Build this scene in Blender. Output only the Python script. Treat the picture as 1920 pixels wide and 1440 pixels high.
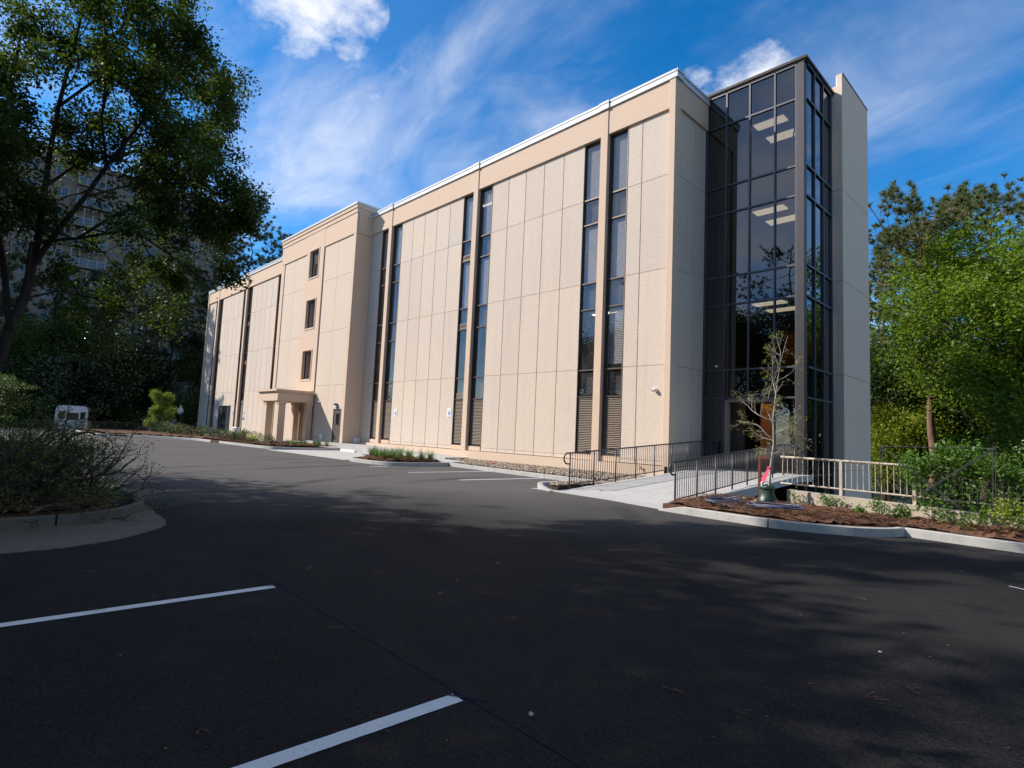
import bpy, math, random
import numpy as np
from mathutils import Vector, Matrix

RAD = math.radians
for _o in list(bpy.data.objects):
    bpy.data.objects.remove(_o)
scene = bpy.context.scene
COL = scene.collection

# ------------------------------------------------------------------ camera
YAW, PITCH, ROLL = RAD(46.1315), RAD(5.00658), RAD(2.534875)
CAM = Vector((10.789, -18.454, 0.857))
_f = Vector((-math.sin(YAW) * math.cos(PITCH), math.cos(YAW) * math.cos(PITCH), math.sin(PITCH)))
_r = Vector((math.cos(YAW), math.sin(YAW), 0))
_u = _r.cross(_f)
_r2 = _r * math.cos(ROLL) + _u * math.sin(ROLL)
_u2 = _u * math.cos(ROLL) - _r * math.sin(ROLL)
cam_data = bpy.data.cameras.new('camera')
cam = bpy.data.objects.new('camera', cam_data)
COL.objects.link(cam)
m = Matrix(((_r2.x, _u2.x, -_f.x, CAM.x), (_r2.y, _u2.y, -_f.y, CAM.y), (_r2.z, _u2.z, -_f.z, CAM.z), (0, 0, 0, 1)))
cam.matrix_world = m
cam_data.sensor_fit = 'HORIZONTAL'
cam_data.sensor_width = 36.0
cam_data.lens = 36.0 * 1063.627 / 1920.0
cam_data.clip_start = 0.05
cam_data.clip_end = 3000
scene.camera = cam

# ------------------------------------------------------------------ sun and sky
SUN = Vector((-1.2, -1.0, 1.12)).normalized()          # towards the sun
SUN_EL = math.asin(SUN.z)
SUN_AZ = math.atan2(SUN.x, SUN.y)
ld = bpy.data.lights.new('sun', 'SUN')
ld.energy = 5.0
ld.angle = RAD(0.55)
ld.color = (1.0, 0.925, 0.83)
lo = bpy.data.objects.new('sun', ld)
COL.objects.link(lo)
lo.rotation_euler = (-SUN).to_track_quat('-Z', 'Y').to_euler()
lo.location = (-60, -50, 60)

scene.view_settings.view_transform = 'Standard'
scene.view_settings.look = 'None'
scene.view_settings.exposure = 0.42
scene.view_settings.gamma = 1.0
scene.view_settings.use_curve_mapping = False
scene.render.engine = 'CYCLES'
scene.cycles.use_denoising = True
scene.cycles.max_bounces = 6
scene.cycles.transparent_max_bounces = 16
scene.cycles.caustics_reflective = False
scene.cycles.caustics_refractive = False
scene.cycles.sample_clamp_indirect = 4.0

world = bpy.data.worlds.new('World')
scene.world = world
world.use_nodes = True
WN, WL = world.node_tree.nodes, world.node_tree.links
WN.clear()


def wn(t, **kw):
    n = WN.new(t)
    for k, v in kw.items():
        setattr(n, k, v)
    return n


def wmath(op, a, b=None, c=None, clamp=False):
    n = wn('ShaderNodeMath', operation=op)
    n.use_clamp = clamp
    for i, x in enumerate((a, b, c)):
        if x is None:
            continue
        if isinstance(x, (int, float)):
            n.inputs[i].default_value = x
        else:
            WL.new(x, n.inputs[i])
    return n.outputs[0]


sky = wn('ShaderNodeTexSky', sky_type='NISHITA')
sky.sun_disc = False
sky.sun_elevation = SUN_EL
sky.sun_rotation = SUN_AZ
sky.altitude = 100
sky.air_density = 0.9
sky.dust_density = 0.15
sky.ozone_density = 3.0
hsv = wn('ShaderNodeHueSaturation')
hsv.inputs['Saturation'].default_value = 1.52
hsv.inputs['Value'].default_value = 1.0
WL.new(sky.outputs[0], hsv.inputs['Color'])
tc = wn('ShaderNodeTexCoord')
sep = wn('ShaderNodeSeparateXYZ')
WL.new(tc.outputs['Generated'], sep.inputs[0])
zz = wmath('ADD', wmath('MAXIMUM', sep.outputs[2], 0.0), 0.22)
px = wmath('DIVIDE', sep.outputs[0], zz)
py = wmath('DIVIDE', sep.outputs[1], zz)


def wnoise(sx, sy, rot, scale, detail, rough, dist, off):
    comb = wn('ShaderNodeCombineXYZ')
    WL.new(px, comb.inputs[0])
    WL.new(py, comb.inputs[1])
    mp = wn('ShaderNodeMapping')
    mp.inputs['Rotation'].default_value = (0, 0, rot)
    mp.inputs['Scale'].default_value = (sx, sy, 1)
    mp.inputs['Location'].default_value = (off, off * 0.7, off)
    WL.new(comb.outputs[0], mp.inputs[0])
    no = wn('ShaderNodeTexNoise')
    no.inputs['Scale'].default_value = scale
    no.inputs['Detail'].default_value = detail
    no.inputs['Roughness'].default_value = rough
    no.inputs['Distortion'].default_value = dist
    WL.new(mp.outputs[0], no.inputs['Vector'])
    return no.outputs['Fac']


def wramp(x, a, b):
    n = wn('ShaderNodeMapRange', interpolation_type='SMOOTHSTEP')
    WL.new(x, n.inputs[0])
    n.inputs[1].default_value = a
    n.inputs[2].default_value = b
    return n.outputs[0]


# thin cirrus veil everywhere, streaked, thicker in some patches
broad = wramp(wnoise(1, 1.3, 0.4, 0.75, 5, 0.55, 0.4, 2.3), 0.30, 0.72)
wisp = wramp(wnoise(0.9, 1.5, 0.55, 1.5, 9, 0.60, 0.6, 11.3), 0.40, 0.78)
fine = wramp(wnoise(0.8, 1.7, 0.75, 3.4, 9, 0.62, 0.6, 5.3), 0.45, 0.80)
veil = wmath('ADD', wmath('MULTIPLY', broad, 0.05), wmath('MULTIPLY', wmath('MULTIPLY', wisp, wmath('ADD', broad, 0.18)), 0.42))
veil = wmath('ADD', veil, wmath('MULTIPLY', wmath('MULTIPLY', fine, wmath('ADD', broad, 0.2)), 0.24))
low = wn('ShaderNodeMapRange')
WL.new(sep.outputs[2], low.inputs[0])
low.inputs[1].default_value, low.inputs[2].default_value, low.inputs[3].default_value, low.inputs[4].default_value = 0.0, 0.5, 0.10, 0.0
cirrus = wmath('MINIMUM', wmath('ADD', veil, low.outputs[0]), 0.85)


# cumulus patches
def wdir(u, v):
    d = _f + _r2 * ((u - 960) / 1063.627) - _u2 * ((v - 720) / 1063.627)
    return d.normalized()


puff_noise = wnoise(1, 1, 0, 11.0, 12, 0.62, 0.15, 1.7)
puff = None
for (u_, v_, a_in, a_out, amp) in ((560, -25, 0.8, 5.2, 1.0), (640, 10, 0.4, 4.0, .9), (572, 62, .3, 3.2, .8), (660, 88, .2, 2.2, .65), (1425, 150, 0.4, 3.2, .85), (1370, 178, .4, 3.2, .85), (1315, 175, .3, 2.6, .7),
                                   (757, 129, 0.05, 0.9, .45), (697, 178, 0.05, 1.4, .40), (650, 165, .05, 1.2, .38)):
    d = wdir(u_, v_)
    vm = wn('ShaderNodeVectorMath', operation='DOT_PRODUCT')
    WL.new(tc.outputs['Generated'], vm.inputs[0])
    vm.inputs[1].default_value = d
    dot = wn('ShaderNodeMapRange', interpolation_type='LINEAR')
    WL.new(vm.outputs['Value'], dot.inputs[0])
    dot.inputs[1].default_value = math.cos(RAD(a_out))
    dot.inputs[2].default_value = math.cos(RAD(a_in))
    dot.inputs[4].default_value = amp
    puff = dot.outputs[0] if puff is None else wmath('MAXIMUM', puff, dot.outputs[0])
cumulus = wramp(wmath('ADD', wmath('MULTIPLY', puff, 0.95), wmath('MULTIPLY', wmath('SUBTRACT', puff_noise, 0.5), 2.2)), 0.12, 1.25)
cumulus = wmath('MULTIPLY', cumulus, wramp(puff, 0.0, 0.12))
# broad banks of cloud mostly unseen but mirrored in glass (same noise all round); cover added to neutralise the shade
FAR_OFF = 756.08
far_c = wramp(wnoise(1, 1, 0, 0.62, 9, 0.56, 0.25, FAR_OFF), 0.50, 0.66)
cloud = wmath('MAXIMUM', wmath('MAXIMUM', cirrus, wmath('MULTIPLY', far_c, 0.92)), cumulus, clamp=True)
mixc = wn('ShaderNodeMixRGB')
mixc.inputs[2].default_value = (5.1, 5.25, 5.6, 1)
WL.new(cloud, mixc.inputs[0])
WL.new(hsv.outputs[0], mixc.inputs[1])
bg = wn('ShaderNodeBackground')
bg.inputs['Strength'].default_value = 0.15
WL.new(mixc.outputs[0], bg.inputs[0])
wo = wn('ShaderNodeOutputWorld')
WL.new(bg.outputs[0], wo.inputs[0])

# ================================================================== helpers
GROUND = -0.64


class MB:
    def __init__(self):
        self.v = []
        self.f = []

    def add(self, vs, fs):
        o = len(self.v)
        self.v += [tuple(p) for p in vs]
        self.f += [tuple(i + o for i in q) for q in fs]
        return self

    def box(self, x0, x1, y0, y1, z0, z1):
        return self.add([(x0, y0, z0), (x1, y0, z0), (x1, y1, z0), (x0, y1, z0), (x0, y0, z1), (x1, y0, z1), (x1, y1, z1), (x0, y1, z1)],
                        [(0, 3, 2, 1), (4, 5, 6, 7), (0, 1, 5, 4), (1, 2, 6, 5), (2, 3, 7, 6), (3, 0, 4, 7)])

    def bbox(self, x0, x1, y0, y1, z0, z1, c=0.02):
        """box with chamfered vertical and top edges"""
        a = [(x0 + c, y0), (x1 - c, y0), (x1, y0 + c), (x1, y1 - c), (x1 - c, y1), (x0 + c, y1), (x0, y1 - c), (x0, y0 + c)]
        i = [(x0 + c, y0 + c), (x1 - c, y0 + c), (x1 - c, y0 + c), (x1 - c, y1 - c), (x1 - c, y1 - c), (x0 + c, y1 - c), (x0 + c, y1 - c), (x0 + c, y0 + c)]
        vs = [(p[0], p[1], z0) for p in a] + [(p[0], p[1], z1 - c) for p in a] + [(p[0], p[1], z1) for p in i]
        fs = [tuple(range(7, -1, -1))]
        for k in range(8):
            j = (k + 1) % 8
            fs.append((k, j, 8 + j, 8 + k))
            fs.append((8 + k, 8 + j, 16 + j, 16 + k))
        fs.append((16, 18, 20, 22))
        return self.add(vs, fs)

    def prism(self, poly, z0, z1):
        n = len(poly)
        g0 = z0 if callable(z0) else (lambda x, y: z0)
        g1 = z1 if callable(z1) else (lambda x, y: z1)
        vs = [(p[0], p[1], g0(*p)) for p in poly] + [(p[0], p[1], g1(*p)) for p in poly]
        fs = [tuple(range(n - 1, -1, -1)), tuple(range(n, 2 * n))]
        for k in range(n):
            j = (k + 1) % n
            fs.append((k, j, n + j, n + k))
        return self.add(vs, fs)

    def tube(self, pts, rad, n=8, caps=True):
        pts = [Vector(p) for p in pts]
        if isinstance(rad, (int, float)):
            rad = [rad] * len(pts)
        vs, fs = [], []
        ref = Vector((0.31, 0.17, 0.93)).normalized()
        for i, p in enumerate(pts):
            t = (pts[min(i + 1, len(pts) - 1)] - pts[max(i - 1, 0)]).normalized()
            a = t.cross(ref)
            if a.length < 1e-3:
                a = t.cross(Vector((1, 0, 0)))
            a.normalize()
            b = t.cross(a)
            for k in range(n):
                an = 2 * math.pi * k / n
                vs.append(p + (a * math.cos(an) + b * math.sin(an)) * rad[i])
        for i in range(len(pts) - 1):
            for k in range(n):
                j = (k + 1) % n
                fs.append((i * n + k, i * n + j, (i + 1) * n + j, (i + 1) * n + k))
        if caps:
            fs.append(tuple(range(n - 1, -1, -1)))
            fs.append(tuple((len(pts) - 1) * n + k for k in range(n)))
        return self.add(vs, fs)

    def lathe(self, prof, cx, cy, n=16):
        vs, fs = [], []
        for (r, z) in prof:
            for k in range(n):
                an = 2 * math.pi * k / n
                vs.append((cx + r * math.cos(an), cy + r * math.sin(an), z))
        for i in range(len(prof) - 1):
            for k in range(n):
                j = (k + 1) % n
                fs.append((i * n + k, i * n + j, (i + 1) * n + j, (i + 1) * n + k))
        fs.append(tuple(range(n - 1, -1, -1)))
        fs.append(tuple((len(prof) - 1) * n + k for k in range(n)))
        return self.add(vs, fs)

    def ball(self, c, rx, ry, rz, n=10, m=6):
        prof = []
        vs, fs = [], []
        for i in range(m + 1):
            th = math.pi * i / m
            for k in range(n):
                an = 2 * math.pi * k / n
                vs.append((c[0] + rx * math.sin(th) * math.cos(an), c[1] + ry * math.sin(th) * math.sin(an), c[2] - rz * math.cos(th)))
        for i in range(m):
            for k in range(n):
                j = (k + 1) % n
                fs.append((i * n + k, i * n + j, (i + 1) * n + j, (i + 1) * n + k))
        return self.add(vs, fs)

    def sweep(self, path, sect, base=None, caps=True):
        """sect: list of (offset to the left, height); path: 2-D points; base(x,y)->z"""
        n = len(sect)
        vs, fs = [], []
        P = [Vector((p[0], p[1])) for p in path]
        for i, p in enumerate(P):
            t = (P[min(i + 1, len(P) - 1)] - P[max(i - 1, 0)]).normalized()
            nrm = Vector((-t.y, t.x))
            bz = GROUND if base is None else base(i / (len(P) - 1))
            for (o, h) in sect:
                hh = h if base is None else h
                q = p + nrm * o
                vs.append((q.x, q.y, bz + hh))
        for i in range(len(P) - 1):
            for k in range(n):
                j = (k + 1) % n
                fs.append((i * n + k, (i + 1) * n + k, (i + 1) * n + j, i * n + j))
        if caps:
            fs.append(tuple(range(n)))
            fs.append(tuple((len(P) - 1) * n + k for k in range(n - 1, -1, -1)))
        return self.add(vs, fs)

    def mesh(self, name, mat, smooth=False, off=None):
        me = bpy.data.meshes.new(name)
        v = self.v
        if off is not None:
            v = [(a - off[0], b - off[1], c - off[2]) for (a, b, c) in v]
        me.from_pydata(v, [], self.f)
        me.materials.append(mat)
        if smooth:
            me.polygons.foreach_set('use_smooth', [True] * len(me.polygons))
        me.update()
        return me


def tag(o, label=None, cat=None, group=None, kind=None):
    if label:
        o['label'] = label
    if cat:
        o['category'] = cat
    if group:
        o['group'] = group
    if kind:
        o['kind'] = kind
    return o


def thing(name, label, cat, loc=(0, 0, 0), group=None, kind=None):
    o = bpy.data.objects.new(name, None)
    o.empty_display_size = 0.2
    o.location = loc
    COL.objects.link(o)
    return tag(o, label, cat, group, kind)


def link(name, me, parent=None, loc=(0, 0, 0), rot=None, scale=None):
    o = bpy.data.objects.new(name, me)
    COL.objects.link(o)
    if parent is not None:
        o.parent = parent
    o.location = loc
    if rot:
        o.rotation_euler = rot
    if scale:
        o.scale = scale
    return o


def root_loc(p):
    while p.parent is not None:
        p = p.parent
    return p.location


def part(mb, name, mat, parent, smooth=False):
    """mesh part in world coordinates under a thing (or under a part of it)"""
    return link(name, mb.mesh(name, mat, smooth, root_loc(parent)), parent)


def solo(mb, name, mat, label=None, cat=None, group=None, kind=None, smooth=False, loc=None):
    off = loc if loc is not None else None
    o = link(name, mb.mesh(name, mat, smooth, off), None, loc or (0, 0, 0))
    return tag(o, label, cat, group, kind)


def copy_tree(o, parent=None):
    c = o.copy()
    COL.objects.link(c)
    c.parent = parent
    for ch in o.children:
        copy_tree(ch, c)
    return c


def np_mesh(name, V, F, mat, smooth=False):
    """V (n,3), F (m,k) equal-size faces"""
    me = bpy.data.meshes.new(name)
    k = F.shape[1]
    me.vertices.add(len(V))
    me.vertices.foreach_set('co', np.ascontiguousarray(V, dtype=np.float32).ravel())
    me.loops.add(F.size)
    me.loops.foreach_set('vertex_index', np.ascontiguousarray(F, dtype=np.int32).ravel())
    me.polygons.add(len(F))
    me.polygons.foreach_set('loop_start', np.arange(0, F.size, k, dtype=np.int32))
    try:
        me.polygons.foreach_set('loop_total', np.full(len(F), k, dtype=np.int32))
    except Exception:
        pass
    if smooth:
        me.polygons.foreach_set('use_smooth', np.ones(len(F), dtype=bool))
    me.materials.append(mat)
    me.update(calc_edges=True)
    me.validate()
    return me


# ================================================================== materials
class NT:
    def __init__(self, name):
        self.m = bpy.data.materials.new(name)
        self.m.use_nodes = True
        self.t = self.m.node_tree
        self.t.nodes.clear()
        self.out = self.n('ShaderNodeOutputMaterial')
        self._pos = None

    def n(self, t, **kw):
        x = self.t.nodes.new(t)
        for k, v in kw.items():
            setattr(x, k, v)
        return x

    def l(self, a, b):
        self.t.links.new(a, b)

    @property
    def pos(self):
        if self._pos is None:
            self._pos = self.n('ShaderNodeNewGeometry').outputs['Position']
        return self._pos

    def noise(self, scale, detail=4, rough=0.55, stretch=None, dist=0.0, out='Fac'):
        no = self.n('ShaderNodeTexNoise')
        no.inputs['Scale'].default_value = scale
        no.inputs['Detail'].default_value = detail
        no.inputs['Roughness'].default_value = rough
        no.inputs['Distortion'].default_value = dist
        if stretch:
            mp = self.n('ShaderNodeMapping')
            mp.inputs['Scale'].default_value = stretch
            self.l(self.pos, mp.inputs[0])
            self.l(mp.outputs[0], no.inputs['Vector'])
        else:
            self.l(self.pos, no.inputs['Vector'])
        return no.outputs[out]

    def vor(self, scale, out='Distance', feature='F1'):
        no = self.n('ShaderNodeTexVoronoi', feature=feature)
        no.inputs['Scale'].default_value = scale
        self.l(self.pos, no.inputs['Vector'])
        return no.outputs[out]

    def ramp(self, x, a, b, lo=0.0, hi=1.0):
        r = self.n('ShaderNodeMapRange')
        r.clamp = True
        self.l(x, r.inputs[0])
        for i, v in enumerate((a, b, lo, hi)):
            r.inputs[i + 1].default_value = v
        return r.outputs[0]

    def mix(self, fac, a, b, mode='MIX'):
        x = self.n('ShaderNodeMixRGB', blend_type=mode)
        for i, v in ((0, fac), (1, a), (2, b)):
            if isinstance(v, (int, float)):
                x.inputs[i].default_value = v
            elif isinstance(v, tuple):
                x.inputs[i].default_value = (*v[:3], 1)
            else:
                self.l(v, x.inputs[i])
        return x.outputs[0]

    def bump(self, h, strength=0.3, dist=0.01):
        b = self.n('ShaderNodeBump')
        b.inputs['Strength'].default_value = strength
        b.inputs['Distance'].default_value = dist
        self.l(h, b.inputs['Height'])
        return b.outputs[0]

    def pbsdf(self, col, rough=0.8, spec=0.3, metal=0.0, normal=None, emit=None, estr=0.0):
        p = self.n('ShaderNodeBsdfPrincipled')
        if isinstance(col, tuple):
            p.inputs['Base Color'].default_value = (*col[:3], 1)
        else:
            self.l(col, p.inputs['Base Color'])
        if isinstance(rough, (int, float)):
            p.inputs['Roughness'].default_value = rough
        else:
            self.l(rough, p.inputs['Roughness'])
        p.inputs['Specular IOR Level'].default_value = spec
        p.inputs['Metallic'].default_value = metal
        if normal is not None:
            self.l(normal, p.inputs['Normal'])
        if emit:
            p.inputs['Emission Color'].default_value = (*emit, 1)
            p.inputs['Emission Strength'].default_value = estr
        self.l(p.outputs[0], self.out.inputs[0])
        return self.m


def m_stucco(name, c, var=0.10, streak=0.10, bump=0.5):
    t = NT(name)
    col = t.mix(t.ramp(t.noise(1.1, 5), 0.3, 0.7, 0, var), c, tuple(x * 0.72 for x in c))
    col = t.mix(t.ramp(t.noise(1.0, 6, 0.65, (2.2, 2.2, 0.16)), 0.52, 0.80, 0, streak), col, (c[0] * .72, c[1] * .76, c[2] * .84))
    fine = t.noise(42, 3, 0.7)
    col = t.mix(t.ramp(fine, 0.35, 0.75, 0, 0.16), col, tuple(x * 0.70 for x in c))
    return t.pbsdf(col, 0.92, 0.15, normal=t.bump(fine, bump, 0.012))


def m_aggregate(name, c):
    t = NT(name)
    peb = t.vor(55, 'Color')
    sepc = t.n('ShaderNodeSeparateColor')
    t.l(peb, sepc.inputs[0])
    grain = sepc.outputs[0]
    col = t.mix(t.ramp(grain, 0.0, 1.0, 0, 0.60), tuple(min(1, x * 1.14) for x in c), (c[0] * .66, c[1] * .66, c[2] * .69))
    col = t.mix(t.ramp(t.noise(0.55, 6, 0.6), 0.42, 0.72, 0, 0.5), col, (c[0] * .93, c[1] * .98, c[2] * 1.09))
    col = t.mix(t.ramp(t.noise(0.9, 6, 0.65, (2.6, 2.6, 0.20)), 0.52, 0.78, 0, 0.34), col, (c[0] * .70, c[1] * .74, c[2] * .80))
    col = t.mix(t.ramp(t.noise(16, 4, 0.7), 0.5, 0.8, 0, 0.28), col, (c[0] * .7, c[1] * .68, c[2] * .66))
    oi = t.n('ShaderNodeObjectInfo')
    col = t.mix(t.ramp(oi.outputs['Random'], 0, 1, 0, 0.75), col, t.mix(1.0, col, (0.90, 0.915, 0.945), 'MULTIPLY'))
    return t.pbsdf(col, 0.95, 0.12, normal=t.bump(t.vor(60), 0.7, 0.008))


def m_flat(name, c, rough=0.6, spec=0.35, metal=0.0, var=0.12, scale=6.0, bump=0.0, bscale=60):
    t = NT(name)
    col = t.mix(t.ramp(t.noise(scale, 5), 0.3, 0.75, 0, 1.0), tuple(x * (1 + var * .5) for x in c), tuple(x * (1 - var) for x in c))
    nor = t.bump(t.noise(bscale, 3), bump, 0.01) if bump else None
    return t.pbsdf(col, rough, spec, metal, nor)


def m_concrete(name, c, stain=0.35):
    t = NT(name)
    fine = t.noise(75, 4, 0.7)
    col = t.mix(t.ramp(t.noise(0.8, 7, 0.65), 0.35, 0.75, 0, stain), c, (c[0] * .72, c[1] * .71, c[2] * .69))
    col = t.mix(t.ramp(t.noise(4.5, 7, 0.75), 0.48, 0.70, 0, 0.55), col, tuple(x * 0.55 for x in c))
    col = t.mix(t.ramp(fine, 0.4, 0.8, 0, 0.22), col, tuple(x * 0.6 for x in c))
    return t.pbsdf(col, 0.9, 0.2, normal=t.bump(fine, 0.35, 0.006))


def m_asphalt(name):
    t = NT(name)
    big = t.noise(0.22, 6, 0.6)
    mid = t.noise(2.4, 6, 0.68)
    peb = t.vor(95, 'Color')
    s = t.n('ShaderNodeSeparateColor')
    t.l(peb, s.inputs[0])
    col = t.mix(t.ramp(s.outputs[0], 0, 1, 0, 1), (0.009, 0.0088, 0.009), (0.029, 0.0275, 0.027))
    col = t.mix(t.ramp(big, 0.42, 0.68, 0, 0.55), col, (0.034, 0.031, 0.0295))
    col = t.mix(t.ramp(mid, 0.52, 0.80, 0, 0.42), col, (0.024, 0.024, 0.027))
    # the old drive towards the far wing is worn grey, the near stalls are freshly paved; sunlight on the middle band is painted in
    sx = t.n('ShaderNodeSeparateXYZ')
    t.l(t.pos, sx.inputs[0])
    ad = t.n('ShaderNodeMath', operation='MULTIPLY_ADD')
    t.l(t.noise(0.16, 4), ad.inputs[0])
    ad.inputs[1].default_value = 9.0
    lit_lane = t.n('ShaderNodeMath', operation='MULTIPLY_ADD')
    t.l(sx.outputs[1], lit_lane.inputs[0])
    lit_lane.inputs[1].default_value = -1.15
    lit_lane.inputs[2].default_value = -14.5
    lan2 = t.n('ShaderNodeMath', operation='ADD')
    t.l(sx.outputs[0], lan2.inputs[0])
    t.l(lit_lane.outputs[0], lan2.inputs[1])
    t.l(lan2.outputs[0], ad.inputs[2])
    worn_lit = t.mix(t.ramp(s.outputs[0], 0, 1, 0, 1), (0.080, 0.075, 0.073), (0.135, 0.127, 0.122))
    col = t.mix(t.ramp(ad.outputs[0], -2.0, 9.0, 1, 0), col, worn_lit)
    # pale chalky scuffs and old sweep marks, stretched along the driving direction
    scuff = t.ramp(t.noise(1.0, 9, 0.72, (0.9, 5.5, 1)), 0.66, 0.80, 0, 1)
    where = t.ramp(t.noise(0.20, 3), 0.50, 0.66, 0, 0.5)
    mm = t.n('ShaderNodeMath', operation='MULTIPLY')
    t.l(scuff, mm.inputs[0])
    t.l(where, mm.inputs[1])
    col = t.mix(mm.outputs[0], col, (0.17, 0.165, 0.165))
    # faint turning tyre arcs and a few tar patches
    wv = t.n('ShaderNodeTexWave', wave_type='RINGS', rings_direction='Z')
    wv.inputs['Scale'].default_value = 0.16
    wv.inputs['Distortion'].default_value = 3.0
    wv.inputs['Detail'].default_value = 3.0
    wv.inputs['Detail Scale'].default_value = 0.6
    mpw = t.n('ShaderNodeMapping')
    mpw.inputs['Location'].default_value = (-9.0, 4.0, 0)
    t.l(t.pos, mpw.inputs[0])
    t.l(mpw.outputs[0], wv.inputs['Vector'])
    arc = t.n('ShaderNodeMath', operation='MULTIPLY')
    t.l(t.ramp(wv.outputs['Fac'], 0.80, 0.97, 0, 1), arc.inputs[0])
    t.l(t.ramp(t.noise(0.30, 4), 0.45, 0.62, 0, 0.45), arc.inputs[1])
    col = t.mix(arc.outputs[0], col, (0.011, 0.011, 0.012))
    col = t.mix(t.ramp(t.noise(0.9, 7, 0.7, (1.6, 0.7, 1)), 0.58, 0.74, 0, 0.4), col, (0.040, 0.037, 0.035))
    grit = t.ramp(t.vor(16, 'Distance'), 0.0, 0.045, 1, 0)
    col = t.mix(t.ramp(grit, 0.2, 1, 0, 0.5), col, (0.20, 0.19, 0.18))
    tr = t.noise(110, 2, 0.8)
    return t.pbsdf(col, t.ramp(mid, 0.3, 0.7, 0.74, 0.9), 0.06, normal=t.bump(tr, 0.8, 0.007))


def m_paint(name, c, worn=0.3):
    t = NT(name)
    w = t.ramp(t.noise(38, 5, 0.75), 0.58, 0.72, 0, worn)
    col = t.mix(w, c, (0.10, 0.10, 0.11))
    return t.pbsdf(col, 0.75, 0.25, normal=t.bump(t.noise(90, 3), 0.5, 0.006))


def m_glass(name, tint, ior=1.6, wav=0.02, haze=0.0):
    t = NT(name)
    tr = t.n('ShaderNodeBsdfTransparent')
    tr.inputs[0].default_value = (*tint, 1)
    gl = t.n('ShaderNodeBsdfGlossy')
    gl.inputs['Color'].default_value = (0.93, 0.95, 1.0, 1)
    gl.inputs['Roughness'].default_value = 0.0
    # Schlick reflectance, the same from both sides of the thin pane
    lw = t.n('ShaderNodeLayerWeight')
    lw.inputs['Blend'].default_value = 0.5
    pw = t.n('ShaderNodeMath', operation='POWER')
    t.l(lw.outputs['Facing'], pw.inputs[0])
    pw.inputs[1].default_value = 4.5
    f0 = ((ior - 1) / (ior + 1)) ** 2 * 1.8
    fr = t.n('ShaderNodeMath', operation='MULTIPLY_ADD')
    t.l(pw.outputs[0], fr.inputs[0])
    fr.inputs[1].default_value = 1 - f0
    fr.inputs[2].default_value = f0
    nb = t.bump(t.noise(0.8, 2, 0.5), wav, 0.05)
    t.l(nb, gl.inputs['Normal'])
    mx = t.n('ShaderNodeMixShader')
    t.l(fr.outputs[0], mx.inputs[0])
    t.l(tr.outputs[0], mx.inputs[1])
    t.l(gl.outputs[0], mx.inputs[2])
    last = mx.outputs[0]
    if haze:
        df = t.n('ShaderNodeBsdfDiffuse')
        df.inputs[0].default_value = (0.35, 0.34, 0.33, 1)
        m2 = t.n('ShaderNodeMixShader')
        t.l(t.ramp(t.noise(1.4, 6, 0.7, (1.2, 1.2, 0.5)), 0.35, 0.8, 0, haze), m2.inputs[0])
        t.l(last, m2.inputs[1])
        t.l(df.outputs[0], m2.inputs[2])
        last = m2.outputs[0]
    t.l(last, t.out.inputs[0])
    return t.m


def m_leaf(name, c1, c2, trans=0.35, rough=0.55, spec=0.3):
    t = NT(name)
    g = t.n('ShaderNodeNewGeometry')
    rnd = g.outputs['Random Per Island']
    col = t.mix(rnd, c1, c2)
    col = t.mix(t.ramp(t.noise(0.9, 3), 0.35, 0.7, 0, 0.55), col, tuple(0.5 * (a + b) * .55 for a, b in zip(c1, c2)))
    p = t.n('ShaderNodeBsdfPrincipled')
    t.l(col, p.inputs['Base Color'])
    p.inputs['Roughness'].default_value = rough
    p.inputs['Specular IOR Level'].default_value = spec
    tl = t.n('ShaderNodeBsdfTranslucent')
    t.l(t.mix(1.0, col, (1.25, 1.35, 0.55), 'MULTIPLY'), tl.inputs[0])
    mx = t.n('ShaderNodeMixShader')
    mx.inputs[0].default_value = trans
    t.l(p.outputs[0], mx.inputs[1])
    t.l(tl.outputs[0], mx.inputs[2])
    t.l(mx.outputs[0], t.out.inputs[0])
    return t.m


def m_bark(name, c):
    t = NT(name)
    n1 = t.noise(9, 6, 0.7, (1, 1, 0.25))
    col = t.mix(t.ramp(n1, 0.35, 0.7), tuple(x * 1.25 for x in c), tuple(x * .5 for x in c))
    return t.pbsdf(col, 0.95, 0.1, normal=t.bump(n1, 0.8, 0.03))


def m_emit(name, c, s):
    t = NT(name)
    return t.pbsdf(c, 0.5, 0.2, emit=c, estr=s)


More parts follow.
